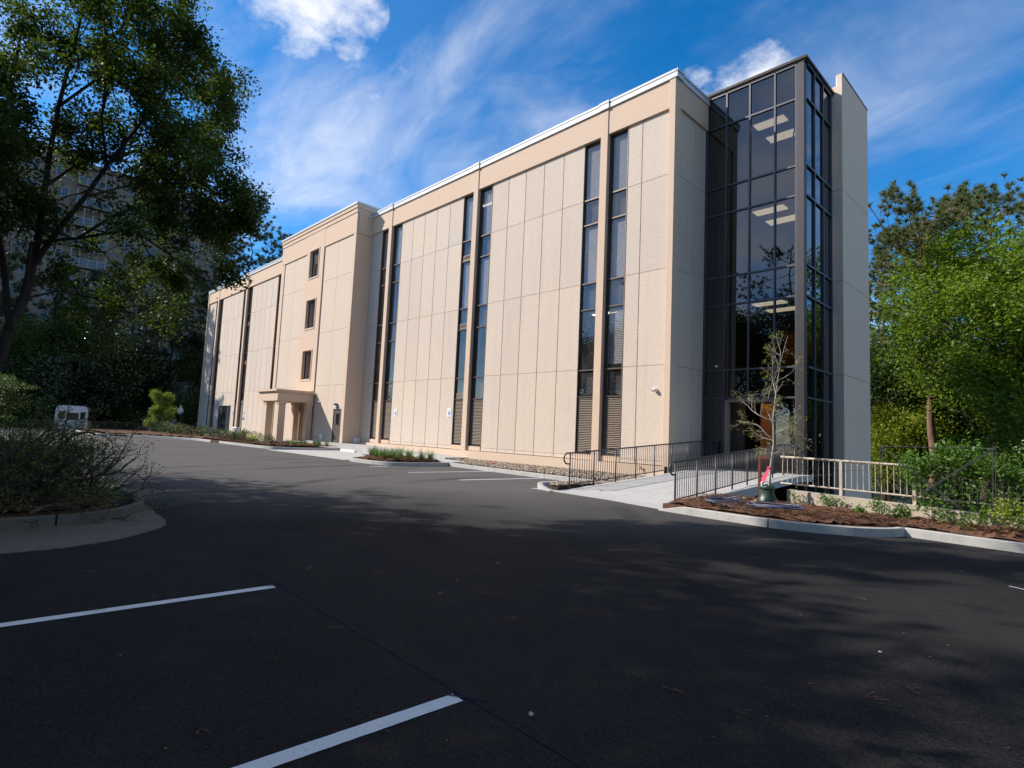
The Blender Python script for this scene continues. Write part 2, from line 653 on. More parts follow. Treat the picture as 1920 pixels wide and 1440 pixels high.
BEIGE = (0.66, 0.475, 0.335)
M = dict(
    stucco=m_stucco('stucco', (0.63, 0.475, 0.350)),
    stucco_trim=m_stucco('stucco_trim', (0.63, 0.475, 0.355), 0.08, 0.08),
    stucco_pale=m_stucco('stucco_pale', (0.62, 0.505, 0.405), 0.10, 0.14),
    fin=m_stucco('fin_stucco', (0.70, 0.55, 0.43), 0.06, 0.14, 0.3),
    plinth=m_stucco('plinth_paint', (0.64, 0.495, 0.375), 0.08, 0.12, 0.2),
    agg=m_aggregate('aggregate', (0.63, 0.520, 0.415)),
    joint=m_flat('joint_sealant', (0.20, 0.155, 0.12), 0.9, 0.1),
    coping=m_flat('coping_metal', (0.50, 0.515, 0.535), 0.5, 0.4, 0.0, 0.06, 3),
    membrane=m_flat('roof_membrane', (0.80, 0.80, 0.80), 0.8, 0.2),
    frame=m_flat('bronze_frame', (0.095, 0.065, 0.048), 0.42, 0.5, 0.3),
    frame_tan=m_flat('tan_frame', (0.20, 0.14, 0.10), 0.5, 0.4),
    cw=m_flat('curtain_frame', (0.085, 0.085, 0.095), 0.40, 0.55, 0.5, 0.08),
    cwpost=m_flat('corner_post_metal', (0.048, 0.042, 0.044), 0.45, 0.45, 0.4, 0.08),
    roofedge=m_flat('roof_edge', (0.045, 0.032, 0.022), 0.6, 0.3),
    louver=m_flat('louver_metal', (0.27, 0.215, 0.165), 0.5, 0.4, 0.1),
    glass=m_glass('window_glass', (0.62, 0.62, 0.63), 1.62, 0.02, 0.16),
    cwglass=m_glass('tinted_glass', (0.135, 0.125, 0.118), 1.62, 0.02, 0.0),
    clearglass=m_glass('clear_glass', (0.75, 0.78, 0.78), 1.5, 0.01),
    blind=m_flat('blind_slats', (0.66, 0.65, 0.64), 0.7, 0.2),
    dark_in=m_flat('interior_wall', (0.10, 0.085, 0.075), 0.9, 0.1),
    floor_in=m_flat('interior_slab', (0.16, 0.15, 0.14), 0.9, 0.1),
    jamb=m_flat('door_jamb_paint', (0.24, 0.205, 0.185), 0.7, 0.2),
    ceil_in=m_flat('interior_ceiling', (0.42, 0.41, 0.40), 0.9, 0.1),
    wood=m_flat('orange_wood', (0.52, 0.15, 0.035), 0.5, 0.3, 0, 0.35, 2.5),
    wood_dark=m_flat('dark_wood', (0.14, 0.055, 0.028), 0.6, 0.3, 0, 0.3, 2),
    lamp=m_emit('ceiling_lamp', (1.0, 0.90, 0.66), 2.2),
    door=m_flat('door_paint', (0.085, 0.072, 0.066), 0.55, 0.35),
    doorglass=m_flat('storefront_frame', (0.055, 0.06, 0.06), 0.4, 0.5, 0.3),
    black=m_flat('black_metal', (0.018, 0.018, 0.02), 0.45, 0.4),
    rail=m_flat('dark_rail', (0.050, 0.046, 0.046), 0.42, 0.5, 0.2, 0.15, 20),
    railb=m_flat('beige_rail', (0.50, 0.425, 0.34), 0.65, 0.3, 0, 0.28, 9),
    concrete=m_concrete('pale_concrete', (0.47, 0.455, 0.43)),
    concrete2=m_concrete('old_concrete', (0.140, 0.126, 0.106), 1.0),
    wallc=m_concrete('wall_paint', (0.53, 0.455, 0.365), 0.55),
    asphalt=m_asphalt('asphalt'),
    paint=m_paint('white_paint', (0.66, 0.67, 0.68), 0.55),
    chalk=m_flat('blue_chalk', (0.020, 0.030, 0.068), 0.9, 0.1, 0, 0.6, 3),
    mulch=m_flat('pine_straw', (0.125, 0.066, 0.042), 0.95, 0.1, 0, 0.6, 14, 1.0, 40),
    needle=m_leaf('dry_needle', (0.27, 0.140, 0.080), (0.13, 0.062, 0.040), 0.1, 0.8, 0.15),
    soil=m_flat('soil', (0.055, 0.043, 0.032), 0.95, 0.1, 0, 0.5, 5, 0.8, 20),
    earth=m_flat('earth_cover', (0.035, 0.038, 0.022), 0.95, 0.1, 0, 0.6, 0.8, 0.5, 6),
    white=m_flat('white_plastic', (0.78, 0.78, 0.77), 0.45, 0.4, 0, 0.06),
    signblue=m_flat('sign_blue', (0.02, 0.12, 0.48), 0.5, 0.4),
    signgrey=m_flat('sign_grey', (0.45, 0.5, 0.47), 0.5, 0.4),
    greenbag=m_flat('green_bag', (0.020, 0.055, 0.034), 0.42, 0.5, 0, 0.4, 8, 0.5, 12),
    pink=m_flat('pink_ribbon', (0.80, 0.09, 0.16), 0.6, 0.3),
    maroon=m_flat('maroon_post', (0.13, 0.035, 0.030), 0.6, 0.3),
    hose=m_flat('blue_hose', (0.085, 0.10, 0.16), 0.35, 0.5),
    wire=m_flat('trellis_wire', (0.075, 0.075, 0.08), 0.5, 0.4, 0.4),
    bark=m_bark('bark', (0.060, 0.048, 0.038)),
    bark_pine=m_bark('pine_bark', (0.20, 0.125, 0.090)),
    bark_pale=m_bark('pale_bark', (0.38, 0.34, 0.30)),
    bark_bush=m_bark('bush_bark', (0.085, 0.066, 0.050)),
    leaf_dark=m_leaf('leaf_dark', (0.038, 0.066, 0.014), (0.085, 0.125, 0.024), 0.48),
    leaf_maple=m_leaf('leaf_maple', (0.100, 0.180, 0.020), (0.255, 0.330, 0.038), 0.45, 0.5),
    leaf_yellow=m_leaf('leaf_yellowgreen', (0.22, 0.30, 0.030), (0.34, 0.38, 0.05), 0.4),
    leaf_wood=m_leaf('leaf_wood', (0.030, 0.062, 0.014), (0.070, 0.115, 0.022), 0.3),
    leaf_dog=m_leaf('leaf_dogwood', (0.055, 0.090, 0.025), (0.085, 0.125, 0.032), 0.35),
    leaf_dog2=m_leaf('leaf_lightgreen', (0.15, 0.22, 0.04), (0.24, 0.30, 0.06), 0.4),
    leaf_mag=m_leaf('leaf_magnolia', (0.022, 0.042, 0.014), (0.045, 0.062, 0.022), 0.08, 0.35, 0.6),
    leaf_shrub=m_leaf('leaf_shrub', (0.040, 0.070, 0.025), (0.085, 0.115, 0.040), 0.3),
    leaf_plum=m_leaf('leaf_plum', (0.075, 0.045, 0.050), (0.12, 0.075, 0.065), 0.3),
    leaf_grass=m_leaf('leaf_grass', (0.060, 0.135, 0.025), (0.20, 0.27, 0.10), 0.35),
    leaf_vine=m_leaf('leaf_vine', (0.070, 0.160, 0.025), (0.16, 0.27, 0.05), 0.4, 0.45),
    leaf_bud=m_leaf('leaf_bud', (0.26, 0.26, 0.06), (0.36, 0.33, 0.10), 0.4),
    needle_green=m_leaf('pine_needle', (0.085, 0.115, 0.040), (0.165, 0.175, 0.070), 0.25),
    needle_dark=m_leaf('pine_needle_dark', (0.030, 0.052, 0.025), (0.060, 0.080, 0.036), 0.2),
    stone=m_flat('gravel_stone', (0.40, 0.32, 0.24), 0.9, 0.15, 0, 0.7, 22),
    rock=m_flat('pale_rock', (0.52, 0.46, 0.37), 0.9, 0.15, 0, 0.3, 8, 0.6, 14),
    tower=m_flat('tower_wall', (0.19, 0.16, 0.138), 0.9, 0.15, 0, 0.15, 0.2),
    towerglass=m_flat('tower_glass', (0.06, 0.072, 0.085), 0.25, 0.6, 0, 0.5, 0.25),
    towerframe=m_flat('tower_frame', (0.30, 0.31, 0.32), 0.6, 0.3),
    buswhite=m_flat('bus_paint', (0.72, 0.73, 0.76), 0.28, 0.5, 0, 0.05),
    darkglass=m_flat('dark_glass', (0.012, 0.014, 0.017), 0.08, 0.6),
    tyre=m_flat('tyre_rubber', (0.018, 0.018, 0.018), 0.85, 0.2),
    carblue=m_flat('car_blue', (0.025, 0.035, 0.055), 0.25, 0.6),
    cargrey=m_flat('car_silver', (0.40, 0.41, 0.43), 0.28, 0.5, 0.5),
    carblack=m_flat('car_black', (0.016, 0.017, 0.02), 0.2, 0.6),
    chrome=m_flat('bright_metal', (0.55, 0.55, 0.55), 0.25, 0.5, 0.9),
    lampglass=m_flat('lamp_globe', (0.82, 0.80, 0.76), 0.5, 0.3),
    red=m_flat('red_plastic', (0.50, 0.05, 0.03), 0.5, 0.4),
    yellow=m_paint('yellow_paint', (0.55, 0.33, 0.03), 0.3),
)

# ================================================================== ground, lot, pavements
ground = solo(MB().box(-700, 700, -700, 700, -4.4, -3.9), 'ground', M['earth'], kind='structure')
LOT = [(-59, -95), (90, -95), (90, -5.0), (5.8, -5.0), (5.8, -4.75), (3.97, -4.75), (3.97, -2.77), (0.45, -2.77), (0.45, 0.5), (-59, 0.5)]
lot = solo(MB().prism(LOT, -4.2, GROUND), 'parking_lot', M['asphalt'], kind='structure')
terrain = solo(MB().box(-260, -59.02, -160, 160, -4.2, -1.15).box(-59.0, -57.1, 0.55, 160, -4.2, -0.75), 'terrain', M['earth'], kind='structure')


def smooth_path(pts, n=8):
    P = [Vector((p[0], p[1])) for p in pts]
    P = [P[0] * 2 - P[1]] + P + [P[-1] * 2 - P[-2]]
    out = []
    for i in range(1, len(P) - 2):
        for k in range(n):
            t = k / n
            a, b, c, d = P[i - 1], P[i], P[i + 1], P[i + 2]
            out.append(0.5 * ((2 * b) + (c - a) * t + (2 * a - 5 * b + 4 * c - d) * t * t + (3 * b - a - 3 * c + d) * t ** 3))
    out.append(P[-2])
    return out


def split_path(path, seg):
    L = [0]
    for a, b in zip(path[:-1], path[1:]):
        L.append(L[-1] + (b - a).length)
    total = L[-1]
    k = max(1, round(total / seg))

    def at(s):
        for i in range(len(L) - 1):
            if L[i + 1] >= s:
                f = (s - L[i]) / max(1e-9, L[i + 1] - L[i])
                return path[i].lerp(path[i + 1], f)
        return path[-1]
    res = []
    g = 0.010
    for j in range(k):
        s0, s1 = total * j / k + (g if j else 0), total * (j + 1) / k - (g if j < k - 1 else 0)
        ss = [s0] + [s for s in L if s0 + .02 < s < s1 - .02] + [s1]
        res.append(([at(s) for s in ss], s0 / total, s1 / total))
    return res


def kerb(pts, gutter=0.30, seg=2.6, mat='concrete', h=0.15, w=0.16, rise=(0, 0), gmat=None, sm=8):
    """kerb along pts, the road on the right-hand side; one child per cast length"""
    root = thing('kerb', None, None, (0, 0, 0), kind='structure')
    path = smooth_path(pts, sm)

    def hh(t):
        a = 1.0
        if rise[0]:
            a = min(a, 0.12 + t / rise[0])
        if rise[1]:
            a = min(a, 0.12 + (1 - t) / rise[1])
        return min(1.0, a)
    for pl, t0, t1 in split_path(path, seg):
        mb = MB()
        n = len(pl)
        vs, fs = [], []
        for i, p in enumerate(pl):
            t = (pl[min(i + 1, n - 1)] - pl[max(i - 1, 0)]).normalized()
            nr = Vector((-t.y, t.x))
            k = hh(t0 + (t1 - t0) * i / max(1, n - 1)) * h
            sec = [(0, -.05), (0.012, k * .75), (0.035, k * .97), (0.06, k), (w - .01, k), (w, k - .01), (w, -.05)]
            for (o, z) in sec:
                q = p + nr * o
                vs.append((q.x, q.y, GROUND + z))
        m_ = 7
        for i in range(n - 1):
            for k in range(m_):
                j = (k + 1) % m_
                fs.append((i * m_ + k, i * m_ + j, (i + 1) * m_ + j, (i + 1) * m_ + k))
        fs.append(tuple(range(m_ - 1, -1, -1)))
        fs.append(tuple((n - 1) * m_ + k for k in range(m_)))
        mb.add(vs, fs)
        part(mb, 'kerb_stone', M[mat], root)
    if gutter:
        mb = MB()
        mb.sweep(path, [(0.002, -.05), (-gutter, -.05), (-gutter, 0.006), (0.002, 0.016)][::-1])
        part(mb, 'gutter', M[gmat or mat], root)
    return root


# painted stall lines and blue layout chalk lines
def strip_poly(a, b, w, z):
    a, b = Vector(a), Vector(b)
    t = (b - a).normalized()
    n = Vector((-t.y, t.x)) * (w / 2)
    L = (b - a).length
    k = max(1, min(160, int(L / 0.045)))
    rj = random.Random(int(a.x * 100))
    vs, fs = [], []
    for i in range(k + 1):
        p = a.lerp(b, i / k)
        e = (rj.gauss(0, .012) if 0 < i < k else rj.gauss(0, .02)), rj.gauss(0, .012)
        p1, p2 = p - n * (1 + e[0] * 1.2), p + n * (1 + e[1] * 1.2)
        vs += [(p1.x, p1.y, z), (p2.x, p2.y, z)]
        if i:
            fs.append((2 * i - 2, 2 * i, 2 * i + 1, 2 * i - 1))
    return MB().add(vs, fs)


LZ = GROUND + 0.004
for a, b in (((5.46, -16.25), (5.20, -23.0)), ((8.22, -16.30), (7.98, -23.0)), ((10.98, -16.34), (10.76, -23.0))):
    part(strip_poly(a, b, 0.102, LZ), 'parking_line', M['paint'], lot)
for a, b in (((-5.95, -7.15), (-5.75, -3.35)), ((-3.02, -7.25), (-2.75, -3.62)), ((-8.75, -7.05), (-8.6, -6.35))):
    part(strip_poly(a, b, 0.105, LZ), 'parking_line', M['paint'], lot)
part(strip_poly((2.75, -16.12), (12.5, -16.37), 0.0075, LZ + .002), 'chalk_line', M['chalk'], lot)
for a, b in (((8.12, -16.36), (8.36, -16.2)), ((5.42, -16.3), (5.60, -15.95)), ((0.5, -13.6), (3.4, -15.3))):
    part(strip_poly(a, b, 0.013, LZ + .004), 'chalk_line', M['chalk'], lot)
for a, b in (((10.0, -9.62), (10.35, -9.75)), ((10.2, -9.3), (10.32, -9.34))):
    part(strip_poly(a, b, 0.02, LZ), 'paint_mark', M['paint'], lot)

# kerbs (road on the right of travel direction)
kerb([(8.22, -6.18), (8.02, -6.72), (7.50, -7.22), (6.65, -7.55), (5.3, -7.50), (4.15, -7.38)], 0.22, 2.1, rise=(0, 0.16))
kerb([(26, -7.3), (18, -6.9), (12, -6.45), (9.6, -6.28), (8.26, -6.18)], 0, 3.0, mat='concrete')
kerb([(0.42, -3.75), (-2.0, -3.62), (-5.3, -3.42), (-8.9, -3.12)], 0.18, 3.0)
kerb([(0.50, -6.80), (-0.05, -6.62), (-0.40, -6.15), (-0.42, -5.2), (-0.25, -4.2)], 0.2, 1.8, rise=(0.25, 0))
kerb([(-8.85, -3.15), (-8.72, -4.0), (-8.85, -5.3), (-9.5, -5.95), (-11.0, -6.1), (-12.15, -5.9), (-12.7, -5.2), (-12.75, -4.0), (-12.7, -2.9)], 0.16, 2.0)
kerb([(-21.85, -1.55), (-21.9, -3.6), (-22.3, -4.9), (-23.2, -5.45), (-26.0, -5.6), (-30.5, -5.72)], 0.2, 3.0)
kerb([(-31.9, -5.85), (-36, -6.2), (-40.9, -9.1), (-41.6, -10.4), (-43.0, -11.0), (-52, -11.1), (-58.8, -11.1)], 0.3, 3.0)
# left bed: broad worn gutter apron round the nose
kerb([(-16, -16.05), (-6, -16.25), (-2.2, -16.25), (-0.4, -16.3), (0.45, -16.62), (0.85, -17.2), (1.05, -18.2), (1.3, -20.5), (1.5, -24)], 0, 2.2, mat='concrete2')
_out = smooth_path([(2.95, -21.5), (2.80, -19.2), (2.72, -18.05), (2.66, -17.5), (2.48, -17.05), (2.15, -16.68), (1.70, -16.30), (1.1, -16.18), (0.5, -16.12), (-2.6, -15.98), (-6, -15.95)], 5)
_in = smooth_path([(-6, -16.26), (-2.2, -16.26), (-0.4, -16.31), (0.45, -16.63), (0.85, -17.2), (1.05, -18.2), (1.3, -20.5), (1.36, -21.5)], 5)
_rj = random.Random(5)
_out = [(p.x + _rj.gauss(0, .012), p.y + _rj.gauss(0, .012)) for p in _out]
part(MB().prism(_out + [(p.x, p.y) for p in _in], GROUND - .05, GROUND + .008), 'gutter_apron', M['concrete2'], lot)

# concrete apron with accessible bay, walks, wheel stop
apron = thing('apron', None, None, (0, 0, 0), kind='structure')
xs = [-21.75, -19.3, -16.9, -14.6, -12.80]
for i in range(4):
    for (y0, y1) in ((-6.02, -3.75), (-3.73, -1.62)):
        part(MB().box(xs[i] + .008, xs[i + 1] - .008, y0, y1, GROUND - .1, GROUND + .010), 'slab', M['concrete'], apron)
walk = thing('sidewalk', None, None, (0, 0, 0), kind='structure')
xw = [-26.6, -24.4, -22.3, -19.8, -17.3, -14.8, -12.6, -11.15]
for i in range(7):
    f0, f1 = (-0.20 - max(0, (a + 22.3)) * 0.020 for a in (xw[i], xw[i + 1]))
    y1 = -1.2 if xw[i] < -22.5 else -0.17
    part(MB().prism([(xw[i] + .006, -1.60), (xw[i + 1] - .006, -1.60), (xw[i + 1] - .006, y1), (xw[i] + .006, y1)], GROUND - .1,
                    lambda x, y, f0=f0, f1=f1, a=xw[i], b=xw[i + 1]: f0 + (f1 - f0) * (x - a) / (b - a)), 'slab', M['concrete'], walk)
part(MB().prism([(-12.6, -3.2), (-8.95, -3.0), (-8.95, -1.62), (-11.1, -1.62), (-12.6, -1.62)], GROUND - .1, -0.50), 'slab', M['concrete'], walk)
part(MB().box(-58.8, -33, -2.2, -1.3, GROUND - .1, -0.47), 'slab', M['concrete'], walk)
ws = MB().bbox(-21.0, -19.25, -1.98, -1.82, GROUND + .01, GROUND + .14, .035)
solo(ws, 'wheel_stop', M['white'], 'white concrete wheel stop at the head of the pale parking bay', 'wheel stop')

# entrance ramp (a bridge over the lower level)
RX0, RX1 = 0.46, 3.96
RY = [-7.0, -5.3, -3.6, -1.9, -0.2, 1.2, 2.44]


def ramp_z(x, y):
    if y < -6.6:
        return GROUND + 0.012
    return min(-0.105, GROUND + 0.012 + (y + 6.6) * 0.0675)


ramp = thing('entrance_ramp', None, None, (0, 0, 0), kind='structure')
part(MB().prism([(0.48, -6.86), (2.45, -7.02), (4.2, -7.38), (3.97, -6.6), (0.46, -6.6)], GROUND - .1, GROUND + 0.012), 'slab', M['concrete'], ramp)
part(MB().prism([(-0.35, -6.82), (0.48, -6.88), (0.46, -6.62), (-0.1, -6.66)], GROUND - .1, GROUND + 0.010), 'slab', M['concrete'], ramp)
ry = [-6.59, -5.0, -3.4, -1.8, -0.2, 1.2, 2.40]
for i in range(6):
    for (x0, x1) in ((RX0, 2.2), (2.212, RX1)):
        th = 0.20
        part(MB().prism([(x0, ry[i] + .006), (x1, ry[i] + .006), (x1, ry[i + 1] - .006), (x0, ry[i + 1] - .006)],
                        lambda x, y: ramp_z(x, y) - 0.20 if y > -2.7 else -0.9, ramp_z), 'slab', M['concrete'], ramp)
part(MB().box(0.47, 3.95, -2.95, -2.75, -4.0, -0.62), 'abutment', M['concrete2'], ramp)

# soil and mulch beds
def bed(name, poly, zf, mat, label=None):
    xs_ = [p[0] for p in poly]
    return solo(MB().prism(poly, GROUND - .06, zf), name, M[mat], kind='structure')


def in_poly(x, y, poly):
    c = False
    n = len(poly)
    for i in range(n):
        x1, y1 = poly[i]
        x2, y2 = poly[(i + 1) % n]
        if (y1 > y) != (y2 > y) and x < (x2 - x1) * (y - y1) / (y2 - y1) + x1:
            c = not c
    return c


def mound(name, poly, z0, z1, step, mat, seed, rough=0.03, edge=0.35):
    """grid mesh over a polygon, raised towards the middle"""
    rng = np.random.default_rng(seed)
    xs_ = [p[0] for p in poly]
    ys_ = [p[1] for p in poly]
    nx, ny = int((max(xs_) - min(xs_)) / step) + 2, int((max(ys_) - min(ys_)) / step) + 2
    V, F, idx = [], [], {}

    def dist(x, y):
        d = 9
        for i in range(len(poly)):
            a, b = Vector(poly[i]), Vector(poly[(i + 1) % len(poly)])
            ab = b - a
            t = max(0, min(1, (Vector((x, y)) - a).dot(ab) / ab.length_squared))
            d = min(d, (Vector((x, y)) - a - ab * t).length)
        return d
    for j in range(ny):
        for i in range(nx):
            x, y = min(xs_) + i * step, min(ys_) + j * step
            if in_poly(x, y, poly):
                d = dist(x, y)
                k = min(1, d / edge)
                idx[i, j] = len(V)
                V.append((x, y, z0 + (z1 - z0) * (k * k * (3 - 2 * k)) + rng.normal(0, rough) * min(1, k + .3)))
    for j in range(ny - 1):
        for i in range(nx - 1):
            q = [(i, j), (i + 1, j), (i + 1, j + 1), (i, j + 1)]
            if all(k in idx for k in q):
                F.append(tuple(idx[k] for k in q))
    base = MB().prism(poly, GROUND - .06, z0 - .02)
    base.add(V, F)
    return solo(base, name, M[mat], kind='structure', smooth=False), V


BED_R = [(4.05, -7.22), (5.3, -7.33), (6.6, -7.38), (7.38, -7.06), (7.88, -6.6), (8.1, -6.02), (9.6, -6.10), (12, -6.27), (25, -7.0), (25, -4.86), (5.75, -4.86), (5.75, -4.6), (4.0, -4.6)]
bedr, vr = mound('mulch_bed', BED_R, -0.50, -0.42, 0.12, 'mulch', 1)
BED_ISL = [(-9.05, -3.25), (-8.9, -4.1), (-9.05, -5.2), (-9.6, -5.77), (-11.0, -5.92), (-12.05, -5.72), (-12.53, -5.1), (-12.57, -4.0), (-12.53, -3.1)]
bedi, vi = mound('mulch_bed', BED_ISL, -0.50, -0.41, 0.15, 'mulch', 2)
BED_L = [(-22.05, -1.8), (-22.1, -3.65), (-22.45, -4.75), (-23.3, -5.26), (-26.0, -5.42), (-30.4, -5.55), (-31.9, -5.66), (-36, -6.0), (-40.7, -8.9), (-41.4, -10.2), (-43.0, -10.8), (-58, -10.9), (-58, -2.25), (-30.2, -2.2), (-30.2, -4.0), (-26.7, -4.0), (-26.7, -1.65)]
bedl, vl = mound('mulch_bed', BED_L, -0.50, -0.40, 0.5, 'mulch', 3, 0.02)
BED_W = [(-16, -16.25), (-6, -16.45), (-2.2, -16.45), (-0.5, -16.48), (0.3, -16.75), (0.68, -17.25), (0.88, -18.2), (1.1, -20.5), (1.3, -24), (-16, -24)]
bedw, vw = mound('mulch_bed', BED_W, -0.50, -0.36, 0.3, 'mulch', 4, 0.03, 0.8)
GRAV = [(0.40, -3.56), (-2.0, -3.43), (-5.3, -3.23), (-8.8, -2.95), (-8.95, -1.6), (-11.0, -1.6), (-11.0, -0.17), (0.40, -0.17)]
bedg, vg = mound('gravel_bed', GRAV, -0.52, -0.50, 0.3, 'soil', 5, 0.015)
GRAV2 = [(0.44, -6.6), (-0.02, -6.45), (-0.24, -6.1), (-0.25, -5.2), (-0.1, -4.2), (0.3, -3.95), (0.44, -3.95)]
bedg2, vg2 = mound('gravel_bed', GRAV2, -0.52, -0.50, 0.12, 'soil', 6, 0.01)


def scatter_poly(poly, n, rng):
    xs_ = [p[0] for p in poly]
    ys_ = [p[1] for p in poly]
    out = []
    while len(out) < n:
        x, y = rng.uniform(min(xs_), max(xs_)), rng.uniform(min(ys_), max(ys_))
        if in_poly(x, y, poly):
            out.append((x, y))
    return np.array(out)


def stones(name, poly, n, zbase, smin, smax, seed, label, slope=None):
    rng = np.random.default_rng(seed)
    P = scatter_poly(poly, n, rng)
    S = rng.uniform(smin, smax, n)
    t = (1 + 5 ** .5) / 2
    ico = np.array([(-1, t, 0), (1, t, 0), (-1, -t, 0), (1, -t, 0), (0, -1, t), (0, 1, t), (0, -1, -t), (0, 1, -t), (t, 0, -1), (t, 0, 1), (-t, 0, -1), (-t, 0, 1)]) / 1.9
    IF = np.array([(0, 11, 5), (0, 5, 1), (0, 1, 7), (0, 7, 10), (0, 10, 11), (1, 5, 9), (5, 11, 4), (11, 10, 2), (10, 7, 6), (7, 1, 8), (3, 9, 4), (3, 4, 2), (3, 2, 6), (3, 6, 8), (3, 8, 9), (4, 9, 5), (2, 4, 11), (6, 2, 10), (8, 6, 7), (9, 8, 1)])
    V = ico[None] * (1 + rng.normal(0, 0.14, (n, 12, 1))) * S[:, None, None] * np.stack([rng.uniform(.8, 1.3, n), rng.uniform(.7, 1.1, n), rng.uniform(.45, .8, n)], 1)[:, None, :]
    a = rng.uniform(0, 6.28, n)
    c, s = np.cos(a)[:, None], np.sin(a)[:, None]
    X = V[:, :, 0] * c - V[:, :, 1] * s
    Y = V[:, :, 0] * s + V[:, :, 1] * c
    Z = V[:, :, 2] + zbase + rng.uniform(0, 0.03, n)[:, None]
    if slope is not None:
        Z = Z + slope(P[:, 0], P[:, 1])[:, None]
    W = np.stack([X + P[:, 0:1], Y + P[:, 1:2], Z], 2).reshape(-1, 3)
    F = (IF[None] + (np.arange(n) * 12)[:, None, None]).reshape(-1, 3)
    o = link(name, np_mesh(name, W, F, M_STONE))
    return tag(o, label, 'gravel', kind='stuff')


def m_stone():
    t = NT('gravel_stones')
    g = t.n('ShaderNodeNewGeometry')
    col = t.mix(g.outputs['Random Per Island'], (0.46, 0.36, 0.26), (0.20, 0.165, 0.135))
    return t.pbsdf(col, 0.9, 0.15)


M_STONE = m_stone()
stones('gravel', GRAV, 5200, -0.50, 0.022, 0.055, 11, 'tan river gravel between the kerb and the beige plinth', lambda x, y: np.clip((y + 1.8) * .0, 0, 1))
stones('gravel', GRAV2, 420, -0.50, 0.02, 0.05, 12, 'small pocket of gravel in the kerb hook beside the ramp')


def needles(name, poly, n, z, ln, seed, label, w=0.006, vbase=None):
    rng = np.random.default_rng(seed)
    P = scatter_poly(poly, n, rng)
    a = rng.uniform(0, 6.28, n)
    L = rng.uniform(.5, 1.0, n) * ln
    zz_ = z + rng.uniform(0, 0.05, n)
    if vbase is not None:
        vb = np.array(vbase)
        gx = {}
        for q in vb:
            gx[(round(q[0] / .3), round(q[1] / .3))] = q[2]
        zz_ = np.array([gx.get((round(p[0] / .3), round(p[1] / .3)), z) for p in P]) + rng.uniform(0.0, 0.045, n)
    d = np.stack([np.cos(a), np.sin(a), rng.normal(0, .14, n)], 1)
    pr = np.stack([-np.sin(a), np.cos(a), rng.normal(0, .3, n)], 1) * w
    c = np.stack([P[:, 0], P[:, 1], zz_], 1)
    bend = np.stack([-np.sin(a), np.cos(a), np.zeros(n)], 1) * (rng.normal(0, .12, n) * L)[:, None]
    V = np.stack([c - d * L[:, None] / 2, c + pr + bend, c + d * L[:, None] / 2, c - pr + bend], 1).reshape(-1, 3)
    F = np.arange(n * 4).reshape(-1, 4)
    return tag(link(name, np_mesh(name, V, F, M['needle'])), label, 'mulch', kind='stuff')


needles('pine_straw', [(4.15, -7.15), (6.6, -7.3), (7.8, -6.6), (8.05, -6.0), (9, -5.9), (10.5, -5.9), (10.5, -5.0), (5.9, -4.95), (4.1, -4.8)], 9000, -0.43, 0.20, 21, 'rust brown pine straw in the bed at the young tree', 0.006, vr)
needles('pine_straw', [(-3.0, -16.55), (-0.5, -16.6), (0.25, -16.85), (0.6, -17.3), (0.8, -18.2), (0.9, -19.5), (-3, -19.5)], 7000, -0.4, 0.2, 22, 'dark pine straw under the big bare shrub', 0.006, vw)
needles('pine_straw', BED_ISL, 2500, -0.42, 0.25, 23, 'pine straw in the kerbed grass island', 0.012, vi)
needles('pine_straw', BED_L[:7] + [(-36, -2.4), (-30.2, -2.3), (-30.2, -4.1), (-26.6, -4.1), (-26.6, -1.8)], 5000, -0.4, 0.3, 24, 'pine straw in the shrub bed before the portico', 0.02)

# ================================================================== the office building
B = thing('office_building', 'four storey beige precast office building with a dark glass stair tower', 'building', (-20, 0, GROUND))
ZJ = [-0.06, 0.10, 3.65, 7.31, 10.97, 13.62]
BARS = [2.52, 3.63, 6.20, 7.33, 9.90, 11.01]
ZB, ZC = 13.54, 14.66
_pcache = {}


def panel(x0, x1, z0, z1, y=0.0, d=0.055, mat='agg', name='panel', parent=None, gx=0.0125, gz=0.005, side=False):
    """one cast panel, proud of the backing by its thickness; meshes are shared"""
    w, h = x1 - x0 - 2 * gx, z1 - z0 - 2 * gz
    key = (round(w, 3), round(h, 3), d, mat, side)
    if key not in _pcache:
        c = 0.007
        if side:          # facing +x, width along y
            vs = [(-d, 0, 0), (-d, w, 0), (-d, w, h), (-d, 0, h), (-c, 0, 0), (-c, w, 0), (-c, w, h), (-c, 0, h), (0, c, c), (0, w - c, c), (0, w - c, h - c), (0, c, h - c)]
        else:             # facing -y
            vs = [(w, d, 0), (0, d, 0), (0, d, h), (w, d, h), (w, c, 0), (0, c, 0), (0, c, h), (w, c, h), (w - c, 0, c), (c, 0, c), (c, 0, h - c), (w - c, 0, h - c)]
        fs = [(3, 2, 1, 0), (8, 9, 10, 11)]
        for k in range(4):
            j = (k + 1) % 4
            fs += [(k, j, 4 + j, 4 + k), (4 + k, 4 + j, 8 + j, 8 + k)]
        _pcache[key] = MB().add(vs, fs).mesh('panel', M[mat])
    pr = parent or B
    rl = root_loc(pr)
    if side:
        return link(name, _pcache[key], pr, (y - rl[0], x0 + gx - rl[1], z0 + gz - rl[2]))
    return link(name, _pcache[key], pr, (x0 + gx - rl[0], y - rl[1], z0 + gz - rl[2]))


def bpart(name, mat, *boxes, parent=None, smooth=False):
    mb = MB()
    for b in boxes:
        mb.box(*b)
    return part(mb, name, M[mat], parent or B, smooth)


